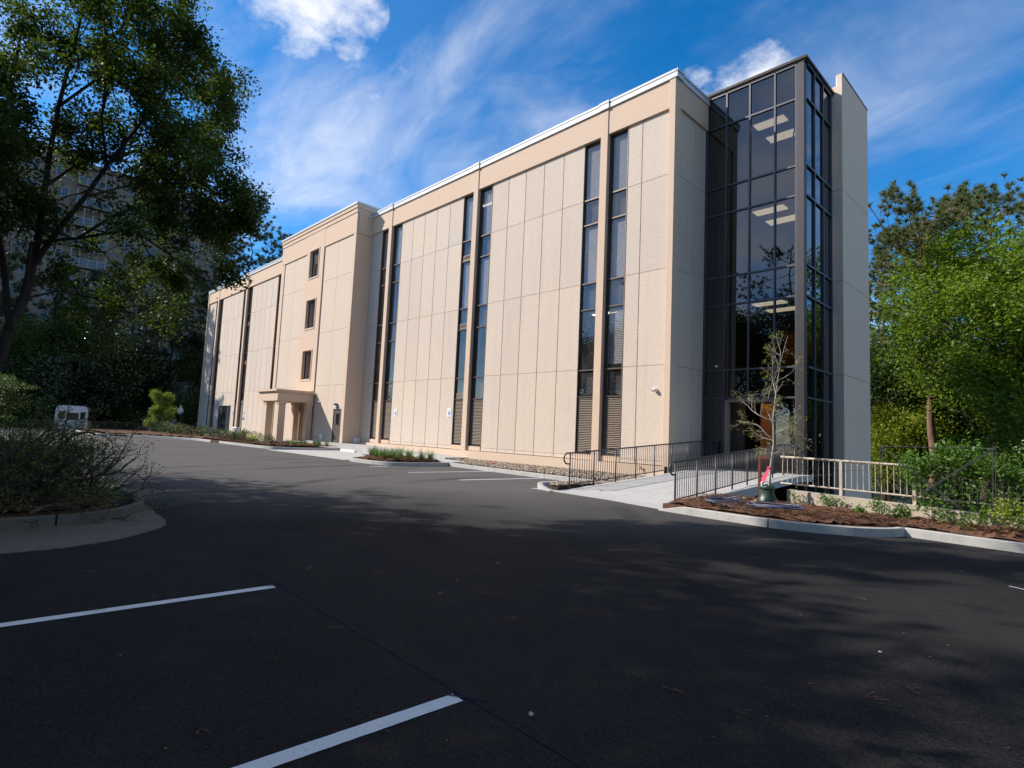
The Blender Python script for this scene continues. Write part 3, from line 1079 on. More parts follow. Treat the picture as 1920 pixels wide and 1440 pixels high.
# ---- window strips
def slats(x0, x1, z0, z1, pitch, y, depth, mat, name, parent, tilt=0.6):
    mb = MB()
    z = z0
    while z < z1 - pitch * .4:
        dz = depth * tilt
        mb.add([(x0, y, z), (x1, y, z), (x1, y + depth, z + dz), (x0, y + depth, z + dz), (x0, y, z + .006), (x1, y, z + .006), (x1, y + depth, z + dz + .006), (x0, y + depth, z + dz + .006)],
               [(0, 1, 2, 3), (4, 7, 6, 5), (0, 4, 5, 1), (2, 6, 7, 3), (0, 3, 7, 4), (1, 5, 6, 2)])
        z += pitch
    return part(mb, name, M[mat], parent)


_pane = {}


def pane(x0, x1, z0, z1, y, parent, mat='glass', side=False, name='pane'):
    key = (round(x1 - x0, 3), round(z1 - z0, 3), mat, side)
    if key not in _pane:
        w, h = x1 - x0, z1 - z0
        if side:
            _pane[key] = MB().add([(0, 0, 0), (0, w, 0), (0, w, h), (0, 0, h)], [(0, 1, 2, 3)]).mesh('pane', M[mat])
        else:
            _pane[key] = MB().add([(0, 0, 0), (w, 0, 0), (w, 0, h), (0, 0, h)], [(0, 1, 2, 3)]).mesh('pane', M[mat])
    rl = root_loc(parent)
    return link(name, _pane[key], parent, (y - rl[0], x0 - rl[1], z0 - rl[2]) if side else (x0 - rl[0], y - rl[1], z0 - rl[2]))


def window_strip(x0, x1, blinds=(), vents=(), louver=True, zlow=0.15):
    yg = 0.115
    t = 0.038
    fr = MB()
    fr.box(x0, x0 + t, 0.03, 0.15, zlow, 13.56).box(x1 - t, x1, 0.03, 0.15, zlow, 13.56)
    zs = [z for z in BARS if z > zlow + .3]
    for z in zs:
        fr.box(x0 + t, x1 - t, 0.05, 0.14, z - .03, z + .03)
    fr.box(x0 + t, x1 - t, 0.04, 0.145, zlow, zlow + .05).box(x0 + t, x1 - t, 0.05, 0.14, 13.50, 13.56)
    w = part(fr, 'window', M['frame'], B)
    lev = [zlow + .05] + zs + [13.53]
    for i in range(len(lev) - 1):
        a, b = lev[i] + .02, lev[i + 1] - .02
        if i == 0 and louver and zlow < 1:
            slats(x0 + t, x1 - t, a + .04, b, 0.072, 0.07, 0.05, 'louver', 'louver', w, 0.85)
            part(MB().box(x0 + t, x1 - t, .128, .14, a, b), 'louver_back', M['black'], w)
            continue
        pane(x0 + t, x1 - t, a, b, yg, w)
        if i in blinds:
            slats(x0 + t + .03, x1 - t - .01, a + (0.0 if i != 2 else .2), b - .12, 0.068, 0.19, 0.022, 'blind', 'blind', w, 2.5)
        if i in vents:
            part(MB().box(x0 + .14, x1 - .06, .075, .11, a + .03, a + .07).box(x0 + .14, x1 - .06, .075, .11, a + .26, a + .30).box(x0 + .14, x0 + .18, .075, .11, a + .07, a + .26)
                 .box(x1 - .10, x1 - .06, .075, .11, a + .07, a + .26), 'vent_frame', M['louver'], w)
            slats(x0 + .18, x1 - .10, a + .08, a + .26, 0.045, 0.08, 0.03, 'louver', 'vent', w, 0.9)
    # plastered sill under the strip and a tan edge trim
    part(MB().box(x0 - .0, x1 + .0, -0.02, 0.20, -0.06, zlow - .002), 'sill', M['stucco_trim'], w)
    part(MB().box(x1 + .001, x1 + .022, -0.012, 0.10, zlow, ZB), 'edge_trim', M['frame_tan'], w)
    return w


def pilaster(xr, w=0.37, jog=True):
    p = part(MB().bbox(xr - w, xr, -0.14, 0.06, -0.075, ZC - .002, .012), 'pilaster', M['stucco_trim'], B)
    if jog:
        part(MB().box(xr - w - .05, xr + .05, -0.215, -0.165, ZC - .02, ZC + .20).box(xr - w - .07, xr + .07, -0.235, -0.165, ZC + .222, ZC + .315), 'coping_jog', M['coping'], p)
    return p


# bay layout: pilaster right edges along the front
P1, P2, P3, P4, P5, P6 = -3.14, -11.46, -19.78, -36.55, -44.95, -53.30
WR, PW = 1.02, 1.198
for xr in (P1, P2, P3, P4, P5, P6):
    pilaster(xr)
part(MB().bbox(-0.265, 0.0, -0.14, 0.28, -0.075, ZC - .002, .012), 'pilaster', M['stucco_trim'], B)
part(MB().bbox(-57.05, -56.75, -0.14, 0.28, -0.45, ZC - .002, .012), 'pilaster', M['stucco_trim'], B)

window_strip(P1 + .01, P1 + .93, (2, 4, 6))
window_strip(P1 - .37 - .98, P1 - .38, (4, 6))
window_strip(P2 + .01, P2 + .99, (4, 6))
window_strip(P2 - .37 - .97, P2 - .38, (4, 6), (1, 3, 5))
window_strip(P3 + .01, P3 + .99, (6,))
window_strip(P3 - .37 - .95, P3 - .38, (6,))
window_strip(P4 - .37 - .95, P4 - .38, (), (), False, 0.15)
window_strip(P5 + .01, P5 + .99, (), (1, 3, 5))
window_strip(P5 - .37 - .95, P5 - .38)
window_strip(P6 + .01, P6 + .99)
window_strip(P6 - .37 - .85, P6 - .38)


def column(x0, x1, zlist=None):
    zl = zlist or ZJ
    for a, b in zip(zl[:-1], zl[1:]):
        panel(x0, x1, a, b)


# right corner bay
column(P1 + .955, -1.52)
column(-1.52, -0.265)
# two full bays
for xr in (P2, P3):
    for k in range(5):
        column(xr + WR + k * PW, xr + WR + (k + 1) * PW)
column(-22.36, P3 - .37 - .95)
# left wing
for k in range(5):
    column(P5 + WR + k * PW + .02, P5 + WR + (k + 1) * PW + .02)
xr = P6
DX0, DX1, DZ = -50.70, -47.25, 2.36
for k in range(5):
    a, b = xr + WR + k * PW, xr + WR + (k + 1) * PW
    if b < DX0 or a > DX1:
        column(a, b)
        continue
    for z0, z1 in ((DZ, 3.65), (3.65, 7.31), (7.31, 10.97), (10.97, 13.62)):
        panel(a, b, z0, z1)
    if a < DX0:
        panel(a, DX0 - .02, -.06, DZ)
    if b > DX1:
        panel(DX1 + .02, b, -.06, DZ)
column(-56.75, -55.9)
column(-55.9, P6 - .37 - .85)
# face towards the stair tower
for (a, b) in ((0.28, 1.60), (1.60, 2.46)):
    for z0, z1 in zip(ZJ[:-1], ZJ[1:]):
        panel(a, b, z0, z1, -0.10, side=True)
bpart('wall', 'joint', (-0.40, -0.158, 0.24, 2.6, -4.0, 13.7))
bpart('fascia', 'stucco_trim', (-0.2, 0.0 - .012, 0.282, 2.47, ZB + .06, ZC))

# backing walls between the strips
openings = []
for c in (P1, P2, P3, P5, P6):
    openings.append((c - .37 - .95, c - .37))
    openings.append((c, c + .97))
openings.append((P4 - .37 - .95, P4 - .37))
openings.sort()
edges = [-57.0] + [v for o in openings for v in o] + [-0.2]
for i in range(0, len(edges), 2):
    if edges[i + 1] - edges[i] > .05:
        bpart('wall', 'joint', (edges[i], edges[i + 1], 0.058, 0.25, -0.3, 13.7))

# fascia bands, one per bay, under the metal coping
bands = [(-56.75, P6 - .37), (P6, P5 - .37), (P5, P4 - .37), (P4, -34.32), (-22.36, P3 - .37), (P3, P2 - .37), (P2, P1 - .37), (P1, -0.265)]
for a, b in bands:
    bpart('fascia', 'stucco_trim', (a + .001, b - .001, -0.10, 0.24, ZB, ZC))
for a, b in ((-57.08, -34.32), (-22.36, 0.03)):
    bpart('coping', 'coping', (a, b, -0.17, 0.30, ZC + .002, ZC + .20), (a, b, -0.19, 0.32, ZC + .222, ZC + .31))
bpart('coping', 'coping', (-0.25, 0.03, 0.301, 2.50, ZC + .002, ZC + .20), (-0.25, 0.05, 0.321, 2.50, ZC + .222, ZC + .31))
bpart('coping_jog', 'coping', (0.0301, 0.075, -0.17, 0.30, ZC + .0, ZC + .20), (0.0501, 0.095, -0.19, 0.32, ZC + .222, ZC + .312))

bpart('coping_reveal', 'black', (-57.0, -34.32, -0.12, 0.25, ZC + .198, ZC + .224))
bpart('coping_reveal', 'black', (-22.36, -0.02, -0.12, 0.25, ZC + .198, ZC + .224))
bpart('coping_reveal', 'black', (-0.22, -0.03, 0.251, 2.48, ZC + .198, ZC + .224))
# plinth
bpart('plinth', 'plinth', (-22.34, -0.02, -0.165, 0.05, -1.0, -0.08))
bpart('plinth', 'plinth', (-57.08, -34.32, -0.165, 0.05, -1.0, -0.12))
bpart('base_wall', 'concrete2', (-57.0, -0.16, 0.055, 12, -4.0, -0.31))
bpart('base_wall', 'plinth', (-0.155, -0.03, -0.165, 2.48, -4.0, -0.08))

# shell: roof, rear wall, far end wall, floors and partitions seen dimly through the glass
bpart('roof', 'membrane', (-57.0, -0.26, 0.34, 12, 14.1, 14.5))
bpart('wall', 'stucco', (-57.0, -0.16, 11.7, 12, -0.3, 14.9), (-57.0, -56.7, 0.3, 11.69, -0.3, 14.9))
bpart('wall', 'stucco', (-0.4, -0.16, 9.1, 11.69, -4, 14.9))
for z in (3.05, 6.74, 10.42, 13.9):
    bpart('floor_slab', 'floor_in', (-56.6, -0.45, 0.26, 6.0, z - .42, z + .42))
bpart('floor_slab', 'floor_in', (-56.6, -0.45, 0.26, 6.0, -0.29, -0.05))
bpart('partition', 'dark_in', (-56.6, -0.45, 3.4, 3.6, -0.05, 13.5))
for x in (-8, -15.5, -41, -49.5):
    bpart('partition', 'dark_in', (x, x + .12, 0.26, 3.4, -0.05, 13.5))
for x, z in ((P1 - 1.6, 6.28), (P2 - 1.3, 13.42)):
    bpart('ceiling_light', 'lamp', (x, x + 1.2, 1.2, 1.4, z - .03, z))

# ---- projecting middle block
YB = -1.12
XL, XR_ = -34.32, -22.36
bpart('wall', 'stucco_trim', (XL, -29.55, YB + .06, 0.05, -1.0, 15.3), (-29.55, -28.0 - 1.0, YB + .05, 0.05, -1.0, 15.3), (-27.62, XR_ - .002, YB + .06, 0.05, -1.0, 15.3),
      (-29.0, -27.62, YB + .05, 0.05, 2.50, 4.05), (-29.0, -27.62, YB + .05, 0.05, 6.08, 7.74), (-29.0, -27.62, YB + .05, 0.05, 9.78, 11.49), (-29.0, -27.62, YB + .05, 0.05, 13.46, 15.3))
# stucco fields with joints (two tall fields either side of the window strip)
FJ = [-0.64, 3.53, 7.22, 10.88, 13.43]
for (a, b) in ((-33.72, -31.8), (-31.8, -29.86), (-26.86, -24.8), (-24.8, -22.70)):
    for z0, z1 in zip(FJ[:-1], FJ[1:]):
        if a < -24 and b > -24.0 + .1 or True:
            if z0 < 0 and a == -24.8:
                # door opening in this field
                panel(a, -23.92, z0, z1, YB, .06, 'stucco_pale', gx=.003, gz=.004)
                panel(-22.82, b, z0, z1, YB, .06, 'stucco_pale', gx=.003, gz=.004)
                panel(-23.92, -22.82, 1.95, z1, YB, .06, 'stucco_pale', gx=.003, gz=.004)
            else:
                panel(a, b, z0, z1, YB, .06, 'stucco_pale', gx=.003, gz=.004)
# raised trims: corner pilasters, the window strip, the fascia band and its mouldings
bpart('pilaster', 'stucco_trim', (-22.70, XR_, YB - .06, YB + .06, -1.0, 13.42))
bpart('pilaster', 'stucco_trim', (XL, -33.75, YB - .05, YB + .06, -1.0, 13.42))
bpart('pilaster', 'stucco_trim', (-29.86, -29.56, YB - .03, YB + .06, -0.64, 13.42))
bpart('window_bay', 'stucco_trim', (-29.55, -29.06, YB - .08, YB + .05, 3.18, 14.79), (-27.58, -26.88, YB - .08, YB + .05, 3.18, 14.79),
      (-29.06, -27.58, YB - .08, YB + .05, 3.18, 4.02), (-29.06, -27.58, YB - .08, YB + .05, 6.12, 7.70), (-29.06, -27.58, YB - .08, YB + .05, 9.82, 11.44), (-29.06, -27.58, YB - .08, YB + .05, 13.50, 14.79))
bpart('fascia', 'stucco_trim', (XL, -29.56, YB - .07, YB + .06, 13.424, 14.79))
bpart('fascia', 'stucco_trim', (-26.87, XR_ + .004, YB - .07, YB + .06, 13.424, 14.79))
bpart('fascia', 'stucco_trim', (XR_ - .1, XR_ + .06, YB + .061, -0.002, 13.424, 14.79))
bpart('moulding', 'stucco_trim', (XL - .02, XR_ + .03, YB - .11, 0.0, 14.794, 15.08), (XL - .06, XR_ + .08, YB - .16, 0.0, 15.084, 15.32))
bpart('coping', 'coping', (XL - .10, XR_ + .13, YB - .21, 0.6, 15.324, 15.46))
bpart('parapet', 'coping', (XL, XR_ + .03, 0.01, 0.9, 14.60, 15.32))
bpart('wall', 'stucco_trim', (XR_ - .06, XR_ + .002, YB + .061, -0.001, -1.0, 13.423))
for (z0, z1) in ((4.06, 6.08), (7.75, 9.78), (11.49, 13.46)):
    x0, x1 = -29.04, -27.62
    w = part(MB().box(x0 - .10, x1 + .10, YB - .115, YB - .081, z0 - .12, z0 - .03).box(x0 - .10, x1 + .10, YB - .115, YB - .081, z1 + .03, z1 + .12)
             .box(x0 - .10, x0 - .02, YB - .115, YB - .081, z0 - .03, z1 + .03).box(x1 + .02, x1 + .10, YB - .115, YB - .081, z0 - .03, z1 + .03), 'window', M['stucco_trim'], B)
    part(MB().box(x0, x0 + .07, YB + .06, YB + .14, z0, z1).box(x1 - .07, x1, YB + .06, YB + .14, z0, z1).box(x0 + .07, x1 - .07, YB + .06, YB + .14, z0, z0 + .07)
         .box(x0 + .07, x1 - .07, YB + .06, YB + .14, z1 - .07, z1), 'frame', M['doorglass'], w)
    pane(x0 + .07, x1 - .07, z0 + .07, z1 - .07, YB + .10, w)
    part(MB().box(x0, x1, YB - .08, YB + .059, z0 - .028, z0 - .002), 'sill', M['white'], w)
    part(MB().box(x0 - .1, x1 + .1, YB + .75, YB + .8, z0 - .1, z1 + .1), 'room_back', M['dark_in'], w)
    if z0 > 11:
        part(MB().box(x0 + .08, x1 - .3, YB + .16, YB + .18, 12.55, z1 - .05), 'roller_blind', M['louver'], w)

# portico canopy with its columns
CX0, CX1, CY0 = -29.95, -26.80, -3.66
can = bpart('canopy', 'stucco_trim', (CX0, CX1, CY0, YB - .085, 2.36, 2.90))
bpart('cornice', 'stucco_trim', (CX0 - .06, CX1 + .05, CY0 - .06, YB - .086, 2.904, 2.99), (CX0 - .14, CX1 + .11, CY0 - .14, YB - .087, 2.994, 3.13), parent=can)
for (a, b, c, d) in ((-29.38, -28.92, -3.52, -3.06), (-27.30, -26.84, -3.52, -3.06), (-27.30, -26.84, -1.60, -1.21), (-29.38, -28.92, -1.60, -1.21)):
    mb = MB().bbox(a, b, c, d, GROUND, 2.17, .012)
    mb.box(a - .04, b + .04, c - .04, d + .04, 2.17, 2.355).box(a - .03, b + .03, c - .03, d + .03, GROUND, -0.28)
    part(mb, 'column', M['stucco_trim'], can)
bpart('threshold', 'concrete', (-30.1, -26.72, -3.95, -1.21, GROUND - .1, -0.30))
# recessed entrance under the canopy
dr = bpart('door', 'black', (-28.98, -27.64, YB + .60, YB + .66, -0.3, 2.5))
part(MB().box(-28.3, -28.27, YB + .53, YB + .58, 0.6, 1.0), 'handle', M['chrome'], dr)
bpart('card_reader', 'black', (-27.615, -27.52, YB + .03, YB + .058, 0.75, 0.92))

# grey service door on the block
gd = bpart('door', 'door', (-23.86, -22.88, YB + .03, YB + .075, -0.19, 1.90))
part(MB().box(-23.92, -23.862, YB + .001, YB + .10, -0.19, 1.95).box(-22.878, -22.82, YB + .001, YB + .10, -0.19, 1.95).box(-23.862, -22.878, YB + .001, YB + .10, 1.902, 1.95), 'frame', M['door'], gd)
part(MB().box(-23.55, -23.10, YB + .022, YB + .029, 0.93, 1.66), 'vision_panel', M['darkglass'], gd)
part(MB().box(-23.60, -23.05, YB + .018, YB + .0285, .89, .925).box(-23.60, -23.05, YB + .018, YB + .0285, 1.665, 1.70), 'vision_trim', M['chrome'], gd)
part(MB().tube([(-23.76, YB + .03, .70), (-23.76, YB - .03, .70), (-23.66, YB - .03, .70)], .016).tube([(-23.76, YB + .03, .90), (-23.76, YB - .01, .90)], .03), 'handle', M['chrome'], gd)

# glazed double door in the left wing
sd = MB()
for x in (DX0, (DX0 + DX1) / 2 - .62, (DX0 + DX1) / 2 - .04, (DX0 + DX1) / 2 + .54, DX1 - .09):
    sd.box(x, x + .09, -0.03, 0.05, -0.30, DZ)
for z in (-0.30, 0.52, 1.40, DZ - .09):
    for a, b in ((DX0 + .09, (DX0 + DX1) / 2 - .62), ((DX0 + DX1) / 2 + .63, DX1 - .09)):
        sd.box(a, b, -0.03, 0.05, z, z + .09)
sdo = part(sd, 'glazed_door', M['doorglass'], B)
for i, (z0, z1) in enumerate(((-.21, .52), (.61, 1.40), (1.49, DZ - .09))):
    for a, b in ((DX0 + .09, (DX0 + DX1) / 2 - .62), ((DX0 + DX1) / 2 + .63, DX1 - .09)):
        part(MB().box(a, b, 0.0, 0.012, z0, z1), 'pane', M['towerglass'], sdo)
for a, b in (((DX0 + DX1) / 2 - .53, (DX0 + DX1) / 2 - .04), ((DX0 + DX1) / 2 + .05, (DX0 + DX1) / 2 + .54)):
    part(MB().box(a, b, 0.0, 0.012, -.30, DZ), 'door_leaf', M['darkglass'], sdo)
part(MB().tube([((DX0 + DX1) / 2, -.06, .5), ((DX0 + DX1) / 2, -.06, 1.0)], .02), 'handle', M['chrome'], sdo)

# ---- glass stair tower
YG, XG = 2.50, 3.70
CWZ = [-3.85, -1.75, -0.14, 2.57, 3.66, 6.20, 7.33, 9.90, 11.02, 13.57, 14.90]
CWX = [-0.05, 0.775, 1.705, 2.655, 3.42]
CWY = [2.72, 3.42, 4.36, 5.30]
cw = part(MB().bbox(3.49, XG, YG - .06, 2.70, -3.9, 14.92, .01), 'curtain_wall', M['cwpost'], B)
cwb = cw
hw = 0.030
for x in CWX:
    w_ = 0.075 if x in (CWX[0], CWX[-1]) else hw * 2
    if x == CWX[2]:      # stops above the entrance
        part(MB().box(x - w_ / 2, x + w_ / 2, YG - .05, YG + .08, CWZ[3], CWZ[-1]), 'mullion', M['cw'], cw)
        part(MB().box(x - w_ / 2, x + w_ / 2, YG - .05, YG + .08, CWZ[0], CWZ[2]), 'mullion', M['cw'], cw)
    else:
        part(MB().box(x - w_ / 2, x + w_ / 2, YG - .05, YG + .08, CWZ[0], CWZ[-1]), 'mullion', M['cw'], cw)
for y in CWY[1:]:
    part(MB().box(XG - .08, XG + .05, y - hw, y + hw, CWZ[0], CWZ[-1]), 'mullion', M['cw'], cw)
for k, z in enumerate(CWZ):
    for i in range(4):
        part(MB().box(CWX[i] + (.038 if i == 0 else hw), CWX[i + 1] - (.038 if i == 3 else hw), YG - .045, YG + .075, z - .032, z + .032), 'transom', M['cw'], cw)
    for i in range(3):
        part(MB().box(XG - .075, XG + .045, CWY[i] + (0 if i == 0 else hw), CWY[i + 1] - hw, z - .032, z + .032), 'transom', M['cw'], cw)
for k in range(len(CWZ) - 1):
    z0, z1 = CWZ[k] + .032, CWZ[k + 1] - .032
    for i in range(4):
        if k == 2 and i in (1, 2):
            continue
        pane(CWX[i] + (.038 if i == 0 else hw), CWX[i + 1] - (.038 if i == 3 else hw), z0, z1, YG + .01, cw, 'cwglass')
    for i in range(3):
        pane(CWY[i], CWY[i + 1] - hw, z0, z1, XG - .015, cw, 'cwglass', side=True)
part(MB().box(3.44, 3.488, YG - .05, YG + .06, -3.9, 14.9), 'mullion', M['cw'], cw)
bpart('roof', 'roofedge', (-0.12, XG + .10, YG - .11, 9.0, 15.0, 15.10), (-0.12, XG + .05, YG - .06, 9.0, 14.935, 14.999))
for k, z in enumerate((3.12, 6.77, 10.46)):
    bpart('floor_slab', 'ceil_in', (-0.14, XG - .12, YG + .14, 9.0, z - .48, z + .48))
bpart('floor_slab', 'ceil_in', (-0.14, XG - .12, YG + .14, 9.0, 13.55, 14.9))
bpart('floor_slab', 'concrete', (-0.14, XG - .10, YG - .06, 9.0, -0.34, -0.12))
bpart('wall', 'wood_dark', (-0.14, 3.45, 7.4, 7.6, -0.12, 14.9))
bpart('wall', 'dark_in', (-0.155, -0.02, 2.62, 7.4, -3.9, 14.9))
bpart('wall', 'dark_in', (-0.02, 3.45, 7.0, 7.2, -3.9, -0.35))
for z in (6.285, 9.975, 13.545):
    for (y0, y1) in ((3.15, 3.65), (4.42, 4.96)):
        bpart('ceiling_light', 'lamp', (1.54, 2.70, y0, y1, z - .03, z - .004))
for z in (2.63,):
    bpart('ceiling_light', 'lamp', (1.35, 2.5, 3.3, 3.45, z - .03, z - .004))
# open entrance: pale jamb, soffit, orange timber screen, dark doors
bpart('door_jamb', 'jamb', (0.81, 0.93, YG - .01, YG + .22, -0.12, 2.50))
bpart('door_jamb', 'jamb', (0.93, 2.62, YG + .0, YG + .55, 2.44, 2.535))
bpart('timber_screen', 'wood', (1.62, 2.45, 3.85, 3.95, -0.12, 2.45))
bpart('timber_screen', 'wood', (2.72, 3.40, 3.95, 4.05, -0.12, 2.45))
bpart('timber_screen', 'wood', (1.75, 3.40, 5.8, 5.9, 3.62, 5.5))
bpart('partition', 'dark_in', (0.0, 1.05, 3.6, 3.8, -0.12, 2.6))
bpart('notice', 'white', (0.40, 0.50, YG - .004, YG + .004, 3.80, 3.87))

# ---- end wall (fin) of the tower, in storey-high sections
FZ = [-3.9, 0.02, 3.66, 7.32, 10.97, 15.30]
fin = bpart('fin_wall', 'joint', (3.50, 4.05, 5.53, 9.03, -3.9, 15.2))
for a, b in zip(FZ[:-1], FZ[1:]):
    part(MB().box(3.47, 4.07, 5.50, 9.05, a + .008, b - .008), 'fin_panel', M['fin'], fin)
part(MB().box(3.885, 4.07, 5.50, 9.05, 15.292, 15.78), 'fin_panel', M['fin'], fin)
part(MB().box(3.875, 4.085, 5.62, 9.08, 15.784, 15.84), 'coping', M['roofedge'], fin)
part(MB().box(3.45, 3.876, 5.56, 9.0, 15.30, 15.34).box(3.845, 3.884, 5.54, 9.0, 15.34, 15.76), 'flashing', M['membrane'], fin)

# ================================================================== small things on the building
def accessible_sign(x, z, label):
    t = thing('accessible_parking_sign', label, 'sign', (x, 0, z), 'blue and white accessible parking signs')
    part(MB().box(x - .155, x + .155, -0.022, -0.006, z - .235, z + .235), 'plate', M['white'], t)
    part(MB().box(x - .075, x + .075, -0.026, -0.0225, z - .12, z + .07), 'blue_square', M['signblue'], t)
    # wheelchair figure: head, back, seat, wheel
    mb = MB().ball((x - .012, -.028, z + .045), .014, .004, .014, 8, 5)
    mb.box(x - .020, x - .004, -.030, -.0265, z - .03, z + .028).box(x - .004, x + .034, -.030, -.0265, z - .032, z - .018).box(x + .022, x + .034, -.030, -.0265, z - .07, z - .033)
    n = 14
    for k in range(n):
        a0, a1 = math.radians(120 + 270 * k / n), math.radians(120 + 270 * (k + 1) / n)
        q = [(x - .008 + r * math.cos(a), -.0285, z - .055 + r * math.sin(a)) for r, a in ((.030, a0), (.030, a1), (.042, a1), (.042, a0))]
        mb.add(q, [(0, 1, 2, 3)])
    part(mb, 'wheelchair_symbol', M['white'], t)
    # lettering bars too fine to read at this distance
    part(MB().box(x - .11, x + .11, -.025, -.0225, z + .155, z + .185).box(x - .10, x + .10, -.025, -.0225, z + .11, z + .135), 'legend', M['signgrey'], t)
    part(MB().box(x - .07, x + .07, -.025, -.0225, z - .195, z - .165), 'legend', M['signblue'], t)
    return t


accessible_sign(-18.25, 1.78, 'accessible parking sign beside the louvred window, nearest the projecting block')
accessible_sign(-13.08, 1.81, 'accessible parking sign just left of the middle louvred window strip')
accessible_sign(-51.25, 1.70, 'accessible parking sign left of the far glazed double door')
accessible_sign(-46.55, 1.70, 'accessible parking sign right of the far glazed double door')
accessible_sign(-43.55, 1.70, 'accessible parking sign right of the far window strip with a blue plate below')
solo(MB().box(-43.73, -43.37, -.02, -.004, 1.05, 1.25), 'sign_plate', M['signblue'], 'small blue sign plate under the farthest right accessible sign', 'sign')


def dome_camera(x, y, z, label, s=1.0):
    t = thing('security_camera', label, 'camera', (x, y, z))
    part(MB().lathe([(.055 * s, 0), (.06 * s, .02 * s), (.05 * s, .05 * s)], 0, 0, 12), 'x', M['white'], t) if False else None
    part(MB().tube([(x, y, z), (x, y - .05 * s, z)], [.07 * s, .06 * s], 12), 'mount', M['white'], t, True)
    part(MB().ball((x - .01, y - .08 * s, z), .068 * s, .068 * s, .068 * s, 12, 8), 'dome', M['white'], t, True)
    part(MB().ball((x - .035 * s, y - .125 * s, z - .012), .034 * s, .03 * s, .034 * s, 10, 6), 'lens', M['black'], t, True)
    return t


dome_camera(-0.66, -0.005, 2.71, 'white dome security camera on the panel by the right corner', 1.15)
dome_camera(-25.94, YB, 2.42, 'small white security camera on the wall right of the portico')
wl = thing('wall_lamp', 'dark wall lamp mounted above the grey service door', 'lamp', (-23.45, YB, 2.1))
part(MB().box(-23.53, -23.37, YB - .05, YB, 1.99, 2.30), 'backplate', M['black'], wl)
part(MB().prism([(-23.56, YB - .20), (-23.34, YB - .20), (-23.34, YB - .051), (-23.56, YB - .051)], 2.20, 2.30), 'hood', M['black'], wl)
part(MB().box(-23.52, -23.38, YB - .17, YB - .051, 2.02, 2.199), 'lens', M['lampglass'], wl)
ub = thing('utility_box', 'white meter box low on the side of the projecting block', 'box', (-22.3, -.2, -.2))
part(MB().bbox(-22.355, -22.20, -0.42, -0.02, -0.15, 0.17, .015), 'body', M['white'], ub)
part(MB().box(-22.199, -22.19, -0.30, -0.14, 0.0, 0.05), 'label_plate', M['signgrey'], ub)
part(MB().tube([(-22.28, -.2, -.15), (-22.28, -.2, -.5)], .03), 'conduit', M['white'], ub)
pb = thing('panel_box', 'small white access panel low on the wall left of the grey door', 'box', (-25.36, YB, .1))
part(MB().bbox(-25.54, -25.17, YB - .05, YB - .001, -0.06, 0.27, .01), 'body', M['white'], pb)
for x in (-26.35, -25.85):
    o = thing('hose_bib', 'brass wall tap at the foot of the wall %s' % ('nearest the portico column' if x < -26 else 'beside the small white access panel'), 'tap', (x, YB, 0.02), 'wall taps by the portico')
    part(MB().tube([(x, YB, .04), (x, YB - .10, .04), (x, YB - .13, .0)], .022), 'spout', M['frame_tan'], o)
    part(MB().tube([(x - .05, YB - .08, .10), (x + .05, YB - .08, .10)], .012).tube([(x, YB - .08, .04), (x, YB - .08, .10)], .01), 'handle', M['frame_tan'], o)
wb = thing('white_board', 'plain white utility pedestal standing in the shrub bed', 'pedestal', (-36.2, -3.0, -.45))
part(MB().bbox(-36.75, -35.8, -3.15, -2.85, -.5, .42, .03), 'body', M['white'], wb)
part(MB().box(-36.72, -35.83, -3.17, -3.151, .30, .34), 'seam', M['signgrey'], wb)
hb = thing('hose_bib', 'brass wall tap on the plinth behind the ramp railing', 'tap', (-1.1, -.17, -.2), 'wall taps by the portico')
part(MB().tube([(-1.1, -.165, -.2), (-1.1, -.28, -.2), (-1.1, -.31, -.26)], .022).tube([(-1.16, -.26, -.13), (-1.04, -.26, -.13)], .012).tube([(-1.1, -.26, -.2), (-1.1, -.26, -.13)], .01), 'spout', M['frame_tan'], hb)
lad = thing('step_ladder', 'red and white ladder leaning inside the top floor of the glass tower', 'ladder', (2.95, 3.4, 11.0))
part(MB().tube([(2.80, 3.2, 11.0), (3.10, 3.4, 13.4)], .03, 6).tube([(3.02, 3.2, 11.0), (3.28, 3.4, 13.4)], .03, 6), 'rail', M['red'], lad)
for k in range(7):
    z = 11.3 + k * .3
    f = (z - 11) / 2.4
    part(MB().tube([(2.80 + .3 * f, 3.2 + .2 * f, z), (3.02 + .26 * f, 3.2 + .2 * f, z)], .018, 6), 'rung', M['white'], lad)

# ================================================================== ramp railings
def baluster_mesh(r, h, mat, n=6):
    return MB().tube([(0, 0, 0), (0, 0, h)], r, n).mesh('baluster', M[mat], True)


